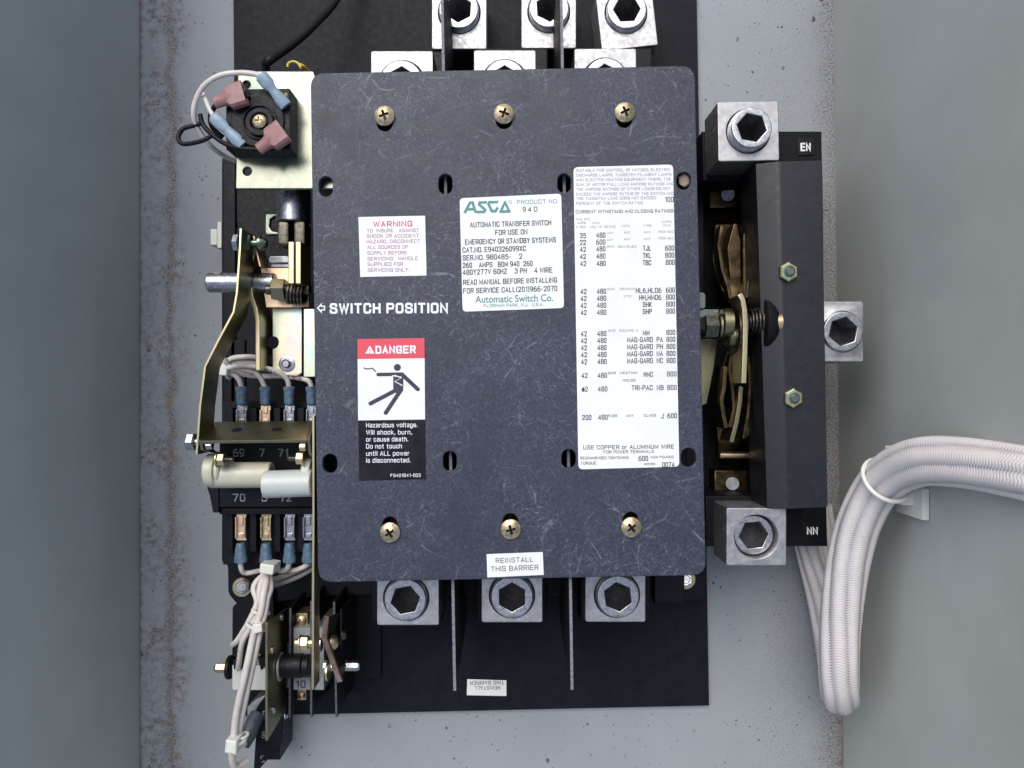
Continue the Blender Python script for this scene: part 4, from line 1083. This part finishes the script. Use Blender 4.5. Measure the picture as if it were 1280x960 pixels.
# tilted bracket with the two plastic rollers
t = thing('roller_bracket', 'olive zinc bracket with two holes in front of the numbered block', 'bracket', P(318, 560, 122))
a, b, c, d = P(256.5, 527, 132), P(389.5, 526, 132), P(384, 549.5, 182), P(248.5, 551, 182)
n = (b - a).cross(d - a).normalized()
if n.z < 0: n = -n
mb = MB(); mb.ext([a, b, c, d], -n * 3.4, .7); part('flange', mb, M['zinc_dull'], t)
mb = MB()
for u, v in ((294.5, 537.5), (343.5, 537)):
    w = a + (b - a) * ((u - 252) / 134) + (d - a) * .46
    mb.lathe(w - n * .8, n, [(5.6, 0), (5.6, 1.0)], 28)
part('hole', mb, M['black'], t)  # black discs on the flange stand in for the dark of its holes
mb = MB(); mb.ext([d + Vector((0, 0, .2)), d + Vector((0, -10, -4)), Vector((d.x + 5, d.y - 16, 150)), Vector((a.x, d.y - 6, 136)), a], Vector((3.2, 0, 0)), .5); part('cheek', mb, M['zinc_dull'], t)
mb = MB(); mb.ext([c + Vector((0, 0, .2)), c + Vector((0, -14, -4)), Vector((c.x + 3, c.y - 30, 155)), Vector((b.x, c.y - 6, 136)), b], Vector((3.2, 0, 0)), .5); part('cheek', mb, M['zinc_dull'], t)
for u, v, m in ((262, 556.5, 'steel'), (379, 558.5, 'copper')):
    mb = MB(); mb.hexa(P(u - 4, v, 176), P(u + 4, v, 176), 4.8, .5); part('nut', mb, M[m], t)
for u, v, sg, m in ((277, 574.5, 1, 'zinc'), (375, 573, -1, 'copper')):
    mb = MB(); p = P(u, v, 170)
    mb.hexa(p - X * 3.4, p + X * 3.4, 6.6, .6); mb.lathe(p - X * sg * 4.8, X * sg, [(8, 0), (8.4, .4), (8.4, 1.2), (6, 1.4)], 24); part('bolt_head', mb, M[m], t)
    mb = MB(); mb.cyl(p, p + X * sg * 12.5, 2.6)
    for i in range(5): mb.ring(p + X * sg * (4.5 + i * 1.7), X, 2.7, .5, 16)
    part('bolt_thread', mb, M['dark_steel'], t)
G = 'plastic rollers in front of the numbered block'
t = thing('plastic_roller', 'ivory plastic roller with a disc at its left end', 'roller', P(298, 594, 118.4), G)
mb = MB(); mb.cyl(P(264, 594, 150), P(340, 593.5, 150), 13.6, 40, 1); part('tube', mb, M['ivory'], t)
mb = MB(); p = P(258.5, 588, 152); mb.lathe(p, X, [(15, 0), (17.5, 2), (17.8, 8), (16.5, 11)], 40); mb.cyl(p + X * 11, p + X * 17, 14.5, 36, 2); part('end_disc', mb, M['ivory'], t)
t = thing('plastic_roller', 'milky white plastic roller beside the cover plate, right of the ivory one', 'roller', P(362, 606, 118.4), G)
mb = MB(); mb.cyl(P(330.8, 605.5, 165), P(391, 603.5, 165), 14.2, 40, 1); part('tube', mb, M['milky'], t)
mb = MB(); p = P(379.5, 591, 158); mb.lathe(p, X, [(13, 0), (15, 2), (15, 7), (14, 9)], 40); part('end_disc', mb, M['milky'], t)

# zinc bar along the edge of the cover plate
mb = MB(); mb.strip([(391.6, 520), (391.8, 640), (391.2, 740), (390.8, 862)], 3.2, 191, 168, .5)
single('flat_bar', mb, M['zinc'], 'long thin zinc bar standing edge-on along the left side of the cover plate', 'bar')

# ------------------------------------------------------------------ lower left: auxiliary contact assembly
t = thing('contact_block', 'white numbered contact block with brass screws behind the foot of the zinc bar', 'contact block', P(360, 825, 8.2))
mb = MB(); mb.rect(290, 832, 338, 863, 88, 10, 1.2); mb.rect(338.5, 838, 362, 860, 80, 10, 1); part('left_body', mb, M['milky'], t)
mb = MB(); mb.poly([(291, 826), (309, 828), (305, 834.5), (297, 839), (292, 836)], 89.5, 60, .5); mb.poly([(322, 822), (333, 822), (333, 832), (326, 838)], 89.5, 60, .5); part('barrier_tooth', mb, M['black_matte'], t)
mb = MB(); mb.rect(366.5, 785, 405, 862.8, 92, 10, 1.2); part('right_body', mb, M['milky_shaded'], t)
mb = MB(); mb.stext("10", 369, 382, 860, 9.4, 92.3, 0, .16); mb.stext("11", 372, 380, 800, 5, 92.3, 0, .18); part('lettering', mb, M['ink_black'], t)
for u, v, w in ((376, 776, 8), (377, 869, 5.5)):
    c = P(u, v, 80)
    mb = MB(); mb.box(c - Z * 15, (w * 1.9, w * 2.1, 30), .6); part('terminal', mb, M['brass'], t)
    mb = MB(); bm = screw_head(w * .82, 4, 3.5, w * .42, .9); bmesh.ops.translate(bm, verts=bm.verts, vec=c); mb.merge(bm); part('terminal_screw', mb, M['brass'], t)
mb = MB(); mb.cyl(P(285, 834, 66), P(289.5, 834, 66), 13.5, 36); part('left_disc', mb, M['rubber'], t)

G = 'black barrier fins of the contact block'
def fin(u, v0, v1, h1, h0, lab, sh=6, lean=0):
    a, b = P(u, v0, h1), P(u + lean, v1, h1)
    t = thing('barrier_fin', lab, 'barrier fin', Vector(((a.x + b.x) / 2, (a.y + b.y) / 2, h0)), G)
    mb = MB(); mb.ext([a, Vector((a.x, a.y + 4, h0)), Vector((b.x, b.y - 2, h0)), Vector((b.x, b.y + sh, (h0 + h1) / 2)), b], (3, 0, 0), .6); part('blade', mb, M['black_matte'], t)
    mb = MB(); mb.ext([a + Vector((.4, 0, .2)), b + Vector((.4, 0, .2)), b + Vector((2.6, 0, .2)), a + Vector((2.6, 0, .2))], (0, 0, .7)); part('rubbed_edge', mb, M['fin_edge'], t)
fin(361.5, 760, 897, 98, 12, 'black upright fin just right of the olive side plate, lower left of the switch', 6, -1)
fin(387.5, 751, 896.5, 98, 12, 'black upright fin straight behind the foot of the zinc bar')
fin(416, 752, 896.5, 98, 12, 'black upright fin behind the bent brown arm, rightmost of the fins', 6, 3)
t = thing('rear_shield', 'black sheet standing behind the white wire bundle at the lower left corner', 'shield', P(315, 790, 8.2))
mb = MB(); mb.poly(rounded([(290.5, 758), (318, 739), (341, 737), (345, 838), (290, 838)], 4), 50, 10, .6); part('sheet', mb, M['black'], t)

# olive side plate, seen edge-on from its left
t = thing('side_plate', 'tall olive zinc side plate with four rivets, lower left of the switch', 'plate', P(348, 840, 50))
a, b, c, d = P(334.6, 779, 153), P(334.6, 926, 153), P(360.5, 890, 80), P(358, 760, 80)
x0 = a.x
pts = [Vector((x0, a.y, 153)), Vector((x0, b.y, 153)), Vector((x0, c.y + 6, 88)), Vector((x0, c.y + 18, 80)), Vector((x0, d.y, 80))]
mb = MB(); mb.ext(pts, (-2.6, 0, 0), .4); part('plate', mb, M['zinc_dull'], t)
for u, v, m in ((339.8, 812, 'copper'), (341.6, 887, 'steel'), (352, 771.5, 'steel'), (356.8, 894, 'steel')):
    h = 0
    hh = D * (1 - (x0 / (u - 640)))
    p = P(u, v, hh)
    mb = MB(); mb.lathe(p, X, [(4.2, -.4), (4.2, .8), (3.2, 2.2), (1.4, 2.8)], 20); part('rivet', mb, M[m], t)
t = thing('shaft_bushing', 'fat black bushing between the olive side plate and the zinc bar', 'bushing', P(368, 832, 70))
mb = MB(); mb.cyl(P(352, 832, 112), P(379, 832, 112), 13, 40, 1); mb.cyl(P(379.3, 832, 112), P(388, 832, 112), 12.4, 40, 1); part('sleeve', mb, M['rubber'], t)
mb = MB(); mb.cyl(P(349.5, 833, 112), P(353, 833, 112), 15.3, 40, .8); part('flange', mb, M['alu'], t)
G = 'hex steel shaft ends of the contact block'
mb = MB(); mb.lathe(P(268, 834.5, 66), X, [(3.2, 0), (5.8, 3), (5.8, 17)], 6)
single('shaft_end', mb, M['copper'], 'pinkish steel shaft end pointing left over the grey panel at the lower left', 'shaft', G)
mb = MB(); p = P(450, 832, 100); mb.lathe(p, -X, [(4.4, 0), (6.2, 3), (6.2, 40)], 8)
single('shaft_end', mb, M['steel'], 'bright steel shaft end pointing right beside the bent brown arm', 'shaft', G)
# bolt through the zinc bar
t = thing('pivot_bolt', 'short bolt with brass nut through the zinc bar near its foot', 'bolt', P(388, 804, 140))
mb = MB(); mb.hexa(P(376.5, 803.5, 150), P(386, 803.5, 150), 7.8); mb.cyl(P(374, 803.5, 150), P(376.5, 803.5, 150), 8.4); part('nut', mb, M['copper'], t)
mb = MB(); mb.cyl(P(369, 803.5, 150), P(402, 803.5, 150), 4.4); part('thread', mb, M['zinc'], t)
mb = MB(); mb.hexa(P(396, 806.5, 150), P(402.5, 806.5, 150), 7.6); part('head', mb, M['steel'], t)
t = thing('cam_arm', 'bent brown metal arm right of the foot of the zinc bar', 'arm', P(415, 812, 90))
mb = MB(); mb.poly([(405, 769.5), (411, 770.5), (408.4, 798), (428, 852), (421.5, 854), (401.5, 797.5)], 158, 152, .7); part('arm', mb, M['rust_metal'] if 'rust_metal' in M else M['brown_metal'], t)
mb = MB(); a = P(411, 771, 152); b = P(408.4, 798, 152); e = P(428, 852, 152)
mb.ext([a, b, Vector((b.x + 2, b.y, 118)), Vector((a.x + 4, a.y - 6, 118))], (-3, 0, 0), .3)
mb.ext([b, e, Vector((e.x - 3, e.y + 4, 118)), Vector((b.x + 2, b.y, 118))], (-3, 0, 0), .3); part('flange', mb, M['dark_steel'], t)
mb = MB(); mb.lathe(P(414.5, 803, 140), X, [(8.4, 0), (8.4, 1.5), (7, 4.5), (4, 7), (1.5, 7.8)], 28); part('dome_bolt', mb, M['brass'], t)
mb = MB(); mb.lathe(P(408, 839, 128), X, [(9, 0), (10, .6), (10, 2.6), (8, 3.2)], 32); part('washer', mb, M['zinc'], t)
t = thing('dome_screw', 'small dull dome screw on the dark upright right of the bent brown arm', 'screw', P(430, 793, 60))
mb = MB(); mb.lathe(P(428.5, 793, 98), X, [(6.2, 0), (6.2, 1.2), (4.6, 4), (1.5, 5.6)], 24); part('head', mb, M['dark_steel'], t)
mb = MB(); mb.ext([P(427.5, 762, 98), P(427.5, 762, 98) + Vector((0, 0, -80)), P(427.5, 850, 98) + Vector((0, 0, -80)), P(427.5, 845, 98)], (-2.4, 0, 0), .4); part('upright', mb, M['black_matte'], t)
t = thing('mounting_pad', 'low black mounting pad behind the lower left contact assembly', 'pad', P(410, 800, 8.2))
mb = MB(); mb.rect(320, 744, 476, 848, 14, 8.2, .8); mb.rect(394, 700, 470, 742, 22, 14.1, .8); part('pad', mb, M['black'], t)

# card with small white lettering at the bottom
t = thing('marking_card', 'black card with small white lettering hanging at the bottom left edge', 'card', P(335, 920, 8))
mb = MB(); mb.poly(rounded([(323, 882), (331, 872), (351, 889), (351, 930), (321, 964), (318, 990), (316, 990)], 2), 66, 61, .6); part('card', mb, M['board'], t)
mb = MB()
for s, u, v in (("C1", 328, 889), ("NO", 326.5, 915), ("L1", 325.5, 945)): mb.stext(s, u, u + 8, v, 4.6, 66.3, -82, .15)
part('lettering', mb, M['grey_ink'], t)
mb = MB(); mb.rect(333, 885, 350, 950, 61, 8.3, 1); part('standoff', mb, M['black'], t)
mb = MB(); mb.poly([(309, 884), (322, 873), (332, 869), (332, 880), (322, 884), (317, 900), (309, 899)], 60, 20, 1)
single('terminal_tab', mb, M['alu'], 'light grey metal tab between the white wire bundle and the black card', 'terminal')
mb = MB(); mb.tube([P(322, 893, 66), P(316, 905, 74), (P(311, 917, 80)), P(303, 930, 84)], 9, 18)
single('connector_boot', mb, M['boot'] if 'boot' in M else M['blue_dark'], 'dark slate-blue connector boot at the lower end of the white wire bundle', 'connector')

# white wire bundle running down
GB = 'white wires of the lower left bundle'
def wire(pts, lab, r=3.1, mark=None):
    t = thing('bundle_wire', lab, 'wire', pts[len(pts) // 2], GB)
    mb = MB(); mb.tube(pts, r, 12); part('insulation', mb, M['wire'], t)
    if mark:
        u, v, h, ang, s = mark
        mb = MB(); mb.stext(s, u, u + 12, v, 4.6, h, ang, .2); part('lettering', mb, M['ink_black'], t)
wire([P(332, 716, 104), P(320, 728, 112), P(317, 738, 116), P(321, 754, 120), P(310, 779, 122), P(297, 800, 114), P(291, 806, 100)], 'white wire forking off to the far left of the lower bundle', 3.2)
wire([P(333, 716, 106), P(326, 730, 118), P(324, 742, 122), P(326, 762, 124), P(314, 783, 122), P(303, 803, 116), P(299, 828, 100), P(297, 838, 80)], 'white wire with black printed bars ending at the white contact block', 3.2, (296.5, 826, 119, 80, "III"))
wire([P(334, 716, 104), P(332, 730, 118), P(329, 745, 126), P(326, 765, 130), P(318, 790, 132), P(308, 836, 134), P(296, 889, 130), P(292, 925, 122), P(290, 945, 116), P(294, 958, 104), P(309, 950, 92)], 'thick white wire in front of the bundle, running to the bottom edge', 3.9)
wire([P(336, 716, 104), P(338, 735, 114), P(334, 748, 122), P(331, 766, 126), P(325, 790, 128), P(316, 832, 128), P(305, 882, 124), P(299, 915, 116), P(305, 930, 96)], 'white wire behind the thick one, running to the slate-blue boot', 3.6)
wire([P(331, 742, 112), P(334, 728, 96), P(350, 722, 74), P(372, 713, 66), P(392, 702, 62)], 'white wire sweeping right under the lower terminal row, upper of two', 3)
wire([P(332, 746, 112), P(337, 734, 90), P(354, 728, 66), P(374, 720, 60), P(394, 709, 58)], 'white wire sweeping right under the lower terminal row, lower of two', 3)
t = thing('cable_tie', 'square white nylon tie head at the top of the lower wire bundle', 'cable tie', P(333, 712, 100), 'cable ties')
mb = MB(); mb.poly(rounded([(325, 704), (343, 707), (341, 719.5), (323.5, 716.5)], 2), 124, 98, 1.5); part('head', mb, M['nylon'], t)
t = thing('cable_tie', 'white nylon tie wrapped round the wires where the bundle forks', 'cable tie', P(321, 784, 110), 'cable ties')
mb = MB(); p = P(322, 782, 124); mb.ring(p, (.35, 1, 0), 11.5, 1.7, 28); mb.ring(P(326, 764, 122), (.3, 1, 0), 9, 1.4, 28); part('band', mb, M['nylon'], t)
mb = MB(); mb.poly(rounded([(315, 781), (327, 780), (328, 790), (316, 793)], 2), 142, 132, 1.2); part('head', mb, M['nylon'], t)
t = thing('cable_tie', 'white nylon tie with a big square head at the bottom of the wire bundle', 'cable tie', P(290, 930, 110), 'cable ties')
mb = MB(); mb.poly(rounded([(281.5, 925), (296, 927), (295, 945), (280, 942)], 2), 138, 112, 2); part('head', mb, M['nylon'], t)
mb = MB(); mb.ring(P(296, 928, 122), (-.25, 1, 0), 9.5, 1.8, 28); mb.ring(P(302, 920, 118), (-.2, 1, .1), 7, 1.6, 28); part('band', mb, M['nylon'], t)

# ------------------------------------------------------------------ neutral block on the right
t = thing('neutral_block', 'long black moulded neutral block to the right of the cover plate', 'terminal block', P(955, 425, 6.2))
HB = 95
mb = MB(); mb.poly([(878, 164), (1027, 164), (1028.5, 226), (878.5, 226)], HB, 6.2, 1.2); part('end_block', mb, M['black_matte'], t)
mb = MB(); mb.poly([(882, 620), (1033, 620), (1034.5, 683), (882.5, 683)], HB, 6.2, 1.2); part('end_block', mb, M['black_matte'], t)
mb = MB(); mb.poly([(944, 226.3), (1028.5, 226.3), (1033, 619.7), (950, 619.7)], HB - .6, 6.2, 1); part('side_rail', mb, M['black_matte'], t)
mb = MB(); mb.poly([(850, 226), (960, 226), (960, 620), (850, 620)], 20, 6.3); part('floor', mb, M['black_matte'], t)
mb = MB(); mb.poly([(997.5, 173), (1017, 172.6), (1017.5, 193.5), (998, 194)], HB + 1.5, HB + .1, .4); o = part('marker_plate', mb, M['label_black'], t)
mb = MB(); mb.stext("EN", 1000.6, 1013.6, 189, 10.4, HB + 1.8, .5, .2); part('lettering', mb, M['white_ink'], o)
mb = MB(); mb.poly([(1004, 654), (1024.5, 654), (1025, 671), (1004.5, 671.5)], HB + 1.5, HB + .1, .4); o = part('marker_plate', mb, M['label_black'], t)
mb = MB(); mb.stext("NN", 1008.6, 1022.4, 668.3, 9.6, HB + 1.8, .5, .2); part('lettering', mb, M['white_ink'], o)

t = thing('cover_strip', 'tall narrow black cover strip with two hex nuts on the neutral block', 'cover', P(990, 420, HB))
HC = 160
a, b = P(976, 202, HC), P(986, 636, HC); c, d = P(1027, 200.5, HC), P(1034.5, 633.5, HC)
la, lb_ = P(945, 203, HC - 9), P(959, 636.5, HC - 9)
mb = MB()
bm = bmesh.new()
f1 = [Vector((la.x, a.y, HC - 9)), Vector((a.x - 5, a.y, HC - 1)), Vector((a.x, a.y, HC)), Vector((c.x, c.y, HC)), Vector((c.x, c.y, HB + .2)), Vector((la.x, a.y, HB + .2))]
f2 = [Vector((lb_.x, b.y, HC - 9)), Vector((b.x - 5, b.y, HC - 1)), Vector((b.x, b.y, HC)), Vector((d.x, d.y, HC)), Vector((d.x, d.y, HB + .2)), Vector((lb_.x, b.y, HB + .2))]
v1 = [bm.verts.new(p) for p in f1]; v2 = [bm.verts.new(p) for p in f2]
bm.faces.new(v1); bm.faces.new(v2[::-1])
for i in range(6): bm.faces.new((v1[i], v2[i], v2[(i + 1) % 6], v1[(i + 1) % 6]))
bmesh.ops.recalc_face_normals(bm, faces=bm.faces)
mb.merge(bm); part('strip', mb, M['cover'], t)
G = 'hex nuts on the black cover strip'
for u, v, s in ((984, 340.5, 'above the big black cap'), (990, 497.5, 'below the big black cap')):
    n = thing('hex_nut', 'greenish zinc hex nut on the cover strip, ' + s, 'nut', P(u, v, HC + .1), G)
    p = P(u, v, HC + .1)
    mb = MB(); mb.lathe(p, Z, [(9.6, 0), (10.4, .8), (10.2, 5.5), (8.4, 7), (5.4, 7.1)], 6); part('body', mb, M['zinc'], n)
    mb = MB(); mb.cyl(p + Z * 4, p + Z * 10.5, 4.6, 24, 1); part('stud', mb, M['zinc_pale'], n)
    mb = MB(); mb.ring(p + Z * 7.2, Z, 5.6, .9, 28); part('locking_ring', mb, M['green_nylon'], n)

lug((935.5, 164), HB + .2, 56, 64.5, 63, 'aluminium lug at the upper end of the neutral block, beside the letters EN', 12, (0, 0), 1, 21, G3)
lug((945.5, 671), HB + .2, 54, 63.5, 61, 'scuffed aluminium lug at the lower end of the neutral block, beside the letters NN', -9, (0, 0), 0, 21, G3)
lug((1050.5, 414.5), 6.2, 142, 49, 64, 'aluminium lug poking out on the right side of the black cover strip', 4, (1.5, 0), 0, 21, G3)

# contact parts in the dark cavity
G = 'bronze contact blocks in the dark cavity of the neutral block'
for u0, v0, u1, v1, bu, bv, s in ((887, 227, 930.5, 260, 910, 243, 'upper'), (893, 588, 936, 617, 915.5, 604.5, 'lower')):
    t = thing('contact_pad', '%s bronze contact block with grey bolt end in the dark slot' % s, 'contact', P((u0 + u1) / 2, (v0 + v1) / 2, 20.1), G)
    mb = MB(); mb.rect(u0, v0, u1, v1, 46, 20.1, 1.5); part('block', mb, M['brown_metal'], t)
    mb = MB(); mb.cyl(P(bu, bv, 46), P(bu, bv, 50), 8.2, 30); part('bolt_end', mb, M['shaded_steel'], t)
t = thing('pivot_linkage', 'horizontal pivot with washers, rings and brown contact arms in the slot beside the cover plate', 'pivot', P(920, 406, 20.1))
# two mirrored contact blades: thick bronze, bowed towards the pivot
def bowed(uv, th, name, m, edge):
    """a thick sheet whose outline is traced and whose depth bows along its length"""
    L, Rr = [], []
    for u0, u1, v, h in uv:
        L.append(P(u0, v, h)); Rr.append(P(u1, v, h))
    bm = bmesh.new()
    rows = []
    for l, r in zip(L, Rr):
        mid = (l + r) / 2 + Vector((0, 0, 2.5))
        rows.append([bm.verts.new(p) for p in (l, mid, r, r - Vector((0, 0, th)), mid - Vector((0, 0, th)), l - Vector((0, 0, th)))])
    for p, q in zip(rows, rows[1:]):
        for k in range(6): bm.faces.new((p[k], p[(k + 1) % 6], q[(k + 1) % 6], q[k]))
    bm.faces.new(rows[0]); bm.faces.new(rows[-1][::-1])
    bmesh.ops.recalc_face_normals(bm, faces=bm.faces)
    return part(name, MB().merge(bm), M[m], edge)
o = bowed([(894, 938, 266, 58), (892, 938, 274, 66), (895, 938, 281, 58), (893, 937, 300, 62), (891, 936, 325, 76), (896, 934, 345, 92), (903, 932, 362, 100), (910, 930, 378, 100)], 7, 'upper_blade', 'brown_metal', t)
mb = MB(); mb.poly([(917, 280), (922, 279), (926, 300), (927, 372), (915, 372), (909, 310)], 98, 70, 1.2); part('rib', mb, M['brown_metal'], o)
mb = MB(); mb.poly([(929, 290), (934, 296), (936, 368), (929, 372)], 104, 76, 1.2); part('rib', mb, M['brown_metal'], o)
o = bowed([(908, 932, 440, 100), (902, 936, 462, 96), (893, 938, 490, 84), (892, 940, 515, 70), (897, 941, 540, 58), (898, 941, 556, 52), (898, 941, 566, 60), (900, 941, 576, 52)], 7, 'lower_blade', 'brown_metal', t)
mb = MB(); mb.poly([(930, 470), (936, 474), (939, 540), (933, 548)], 98, 66, 1.2); part('rib', mb, M['dark_steel'], o)
mb = MB(); mb.strip([(903, 282), (899, 306), (903, 335), (911, 360), (914, 376)], 4.6, 116, 96, .7); part('contact_strap', mb, M['brown_metal'], t)
mb = MB(); mb.strip([(938, 276), (940, 310), (938, 345), (934, 372)], 4.2, 112, 80, .7); part('contact_strap', mb, M['dark_steel'], t)
mb = MB(); mb.strip([(915, 444), (912, 462), (916, 486), (918, 512), (912, 534)], 4.6, 112, 90, .7); part('contact_strap', mb, M['brown_metal'], t)
mb = MB(); mb.strip([(936, 446), (938, 480), (936, 515), (930, 548)], 4.2, 112, 80, .7); part('contact_strap', mb, M['brown_metal'], t)
mb = MB(); mb.cyl(P(899, 569, 64), P(942, 569, 64), 4.2); part('rod', mb, M['copper'], t)
HV = 140
mb = MB(); mb.hexa(P(879, 408, HV), P(897, 408, HV), 13.2, 1.2); part('bolt_head', mb, M['dark_steel'], t)
mb = MB(); mb.cyl(P(897.3, 408, HV), P(901, 408, HV), 13.4, 32, .5); mb.cyl(P(901.5, 404, HV), P(914.5, 404, HV), 15.5, 36, .8); mb.lathe(P(908, 420, HV - 4), (1, -.1, 0), [(10, 0), (12, 2), (12, 8), (10, 10)], 24); part('collar', mb, M['zinc_dull'], t)
mb = MB(); mb.lathe(P(915, 412, HV - 8), X, [(25, 0), (27, 1.2), (27, 3), (25, 4)], 48); mb.lathe(P(921, 410, HV - 6), X, [(27, 0), (28, 1), (28, 4), (26, 5)], 48); part('disc', mb, M['dark_steel'], t)
mb = MB()
for i, (u, r) in enumerate(((938, 13.5), (942, 14), (946, 15), (950, 15.5))): mb.ring(P(u, 402.5, HV), X, r - 1, 1.5, 32)
mb.cyl(P(934, 403, HV), P(954, 403, HV), 9); part('spring_washer', mb, M['dark_steel'], t)
mb = MB(); mb.lathe(P(950, 405, HV), X, [(26.5, 0), (28, 1.5), (28, 5), (25, 10), (22, 13.5), (18, 14.5)], 48); part('cap', mb, M['rubber'], t)
mb = MB(); mb.cyl(P(962, 403, HV + 14), P(977, 403, HV + 14), 9.8, 30, 1.5); part('bolt_tip', mb, M['copper'], t)
mb = MB(); mb.strip([(925, 367.5), (928.5, 374), (931, 388), (932, 410), (931.3, 440), (929.8, 479)], 6.6, 165, 130, .8); part('link_strap', mb, M['zinc'], t)
mb = MB(); mb.strip([(926.5, 483), (925.5, 500), (921, 528), (914.5, 553)], 6.0, 120, 80, .8); part('lower_strap', mb, M['zinc_dull'], t)
mb = MB(); mb.strip([(907.6, 458), (905, 486), (902, 500), (904.3, 518), (908, 535)], 5.6, 120, 84, .8); part('kinked_strap', mb, M['brown_metal'], t)
mb = MB(); mb.cyl(P(909, 472, 100), P(919, 472, 100), 5); part('pin', mb, M['zinc_dull'], t)
mb = MB(); mb.poly([(868, 387), (899, 386.5), (897, 396), (884, 400), (868, 420)], 128, 122, .6); mb.poly(rounded([(866, 365), (882, 366), (882, 386), (866, 386)], 4), 134, 128, .6); part('bracket', mb, M['zinc_pale'], t)
mb = MB(); mb.poly([(868, 424), (898, 424), (893, 460), (884, 505), (868, 510)], 96, 88, 1.2); part('lower_bracket', mb, M['zinc_dull'], t)

# ------------------------------------------------------------------ braided cable along the right wall
t = thing('braided_cable', 'thick white cable in braided sleeving looping along the right wall', 'cable', P(1048, 700, 6))
path = [P(1003, 640, 34), P(1006, 665, 34), P(1014, 700, 36), P(1026, 745, 40), P(1037, 800, 50), P(1046, 848, 66), P(1050, 869, 92), P(1050, 862, 118), P(1049, 830, 132), P(1051, 770, 138), P(1058, 710, 146), P(1073, 655, 160), P(1096, 612, 182), P(1122, 588, 212), P(1155, 576, 250), P(1200, 577, 292), P(1245, 584, 328), P(1310, 598, 372), P(1390, 620, 410)]
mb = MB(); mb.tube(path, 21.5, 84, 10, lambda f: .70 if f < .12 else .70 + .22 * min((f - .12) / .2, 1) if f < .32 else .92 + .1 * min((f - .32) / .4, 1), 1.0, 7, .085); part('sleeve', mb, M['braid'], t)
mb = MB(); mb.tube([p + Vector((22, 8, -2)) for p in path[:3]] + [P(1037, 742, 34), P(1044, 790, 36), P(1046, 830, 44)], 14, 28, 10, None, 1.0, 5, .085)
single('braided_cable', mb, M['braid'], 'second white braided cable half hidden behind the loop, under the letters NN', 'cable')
t = thing('cable_tie', 'white nylon tie round the thick braided cable on the right wall', 'cable tie', P(1112, 600, 180), 'cable ties')
i = 12
p = P(1108, 600, 197); ax = (P(1122, 588, 212) - P(1096, 612, 182)).normalized()
mb = MB(); mb.ring(p, ax, 24.2, 2.1, 48); part('band', mb, M['nylon'], t)
mb = MB(); mb.poly(rounded([(1114, 559), (1130, 557), (1135, 569), (1117, 574)], 2), 205, 190, 1.5); part('head', mb, M['nylon'], t)
t = thing('tie_mount', 'square white nylon tie mount stuck on the right wall under the braided cable', 'cable mount', P(1148, 628, 160))
xw = lambda y: 410.5 - y * 0.0 + 0
y0, y1 = P(1150, 644, 180).y, P(1150, 606, 180).y
mb = MB(); mb.box((405.2, (y0 + y1) / 2, 184), (7, y1 - y0, 52), 1); part('base', mb, M['nylon'], t)
mb = MB(); mb.box((396, (y0 + y1) / 2 + 5, 186), (13, y1 - y0 - 14, 16), 1.5); mb.box((398, y1 + 6, 188), (10, 26, 12), 2); part('saddle', mb, M['nylon'], t)
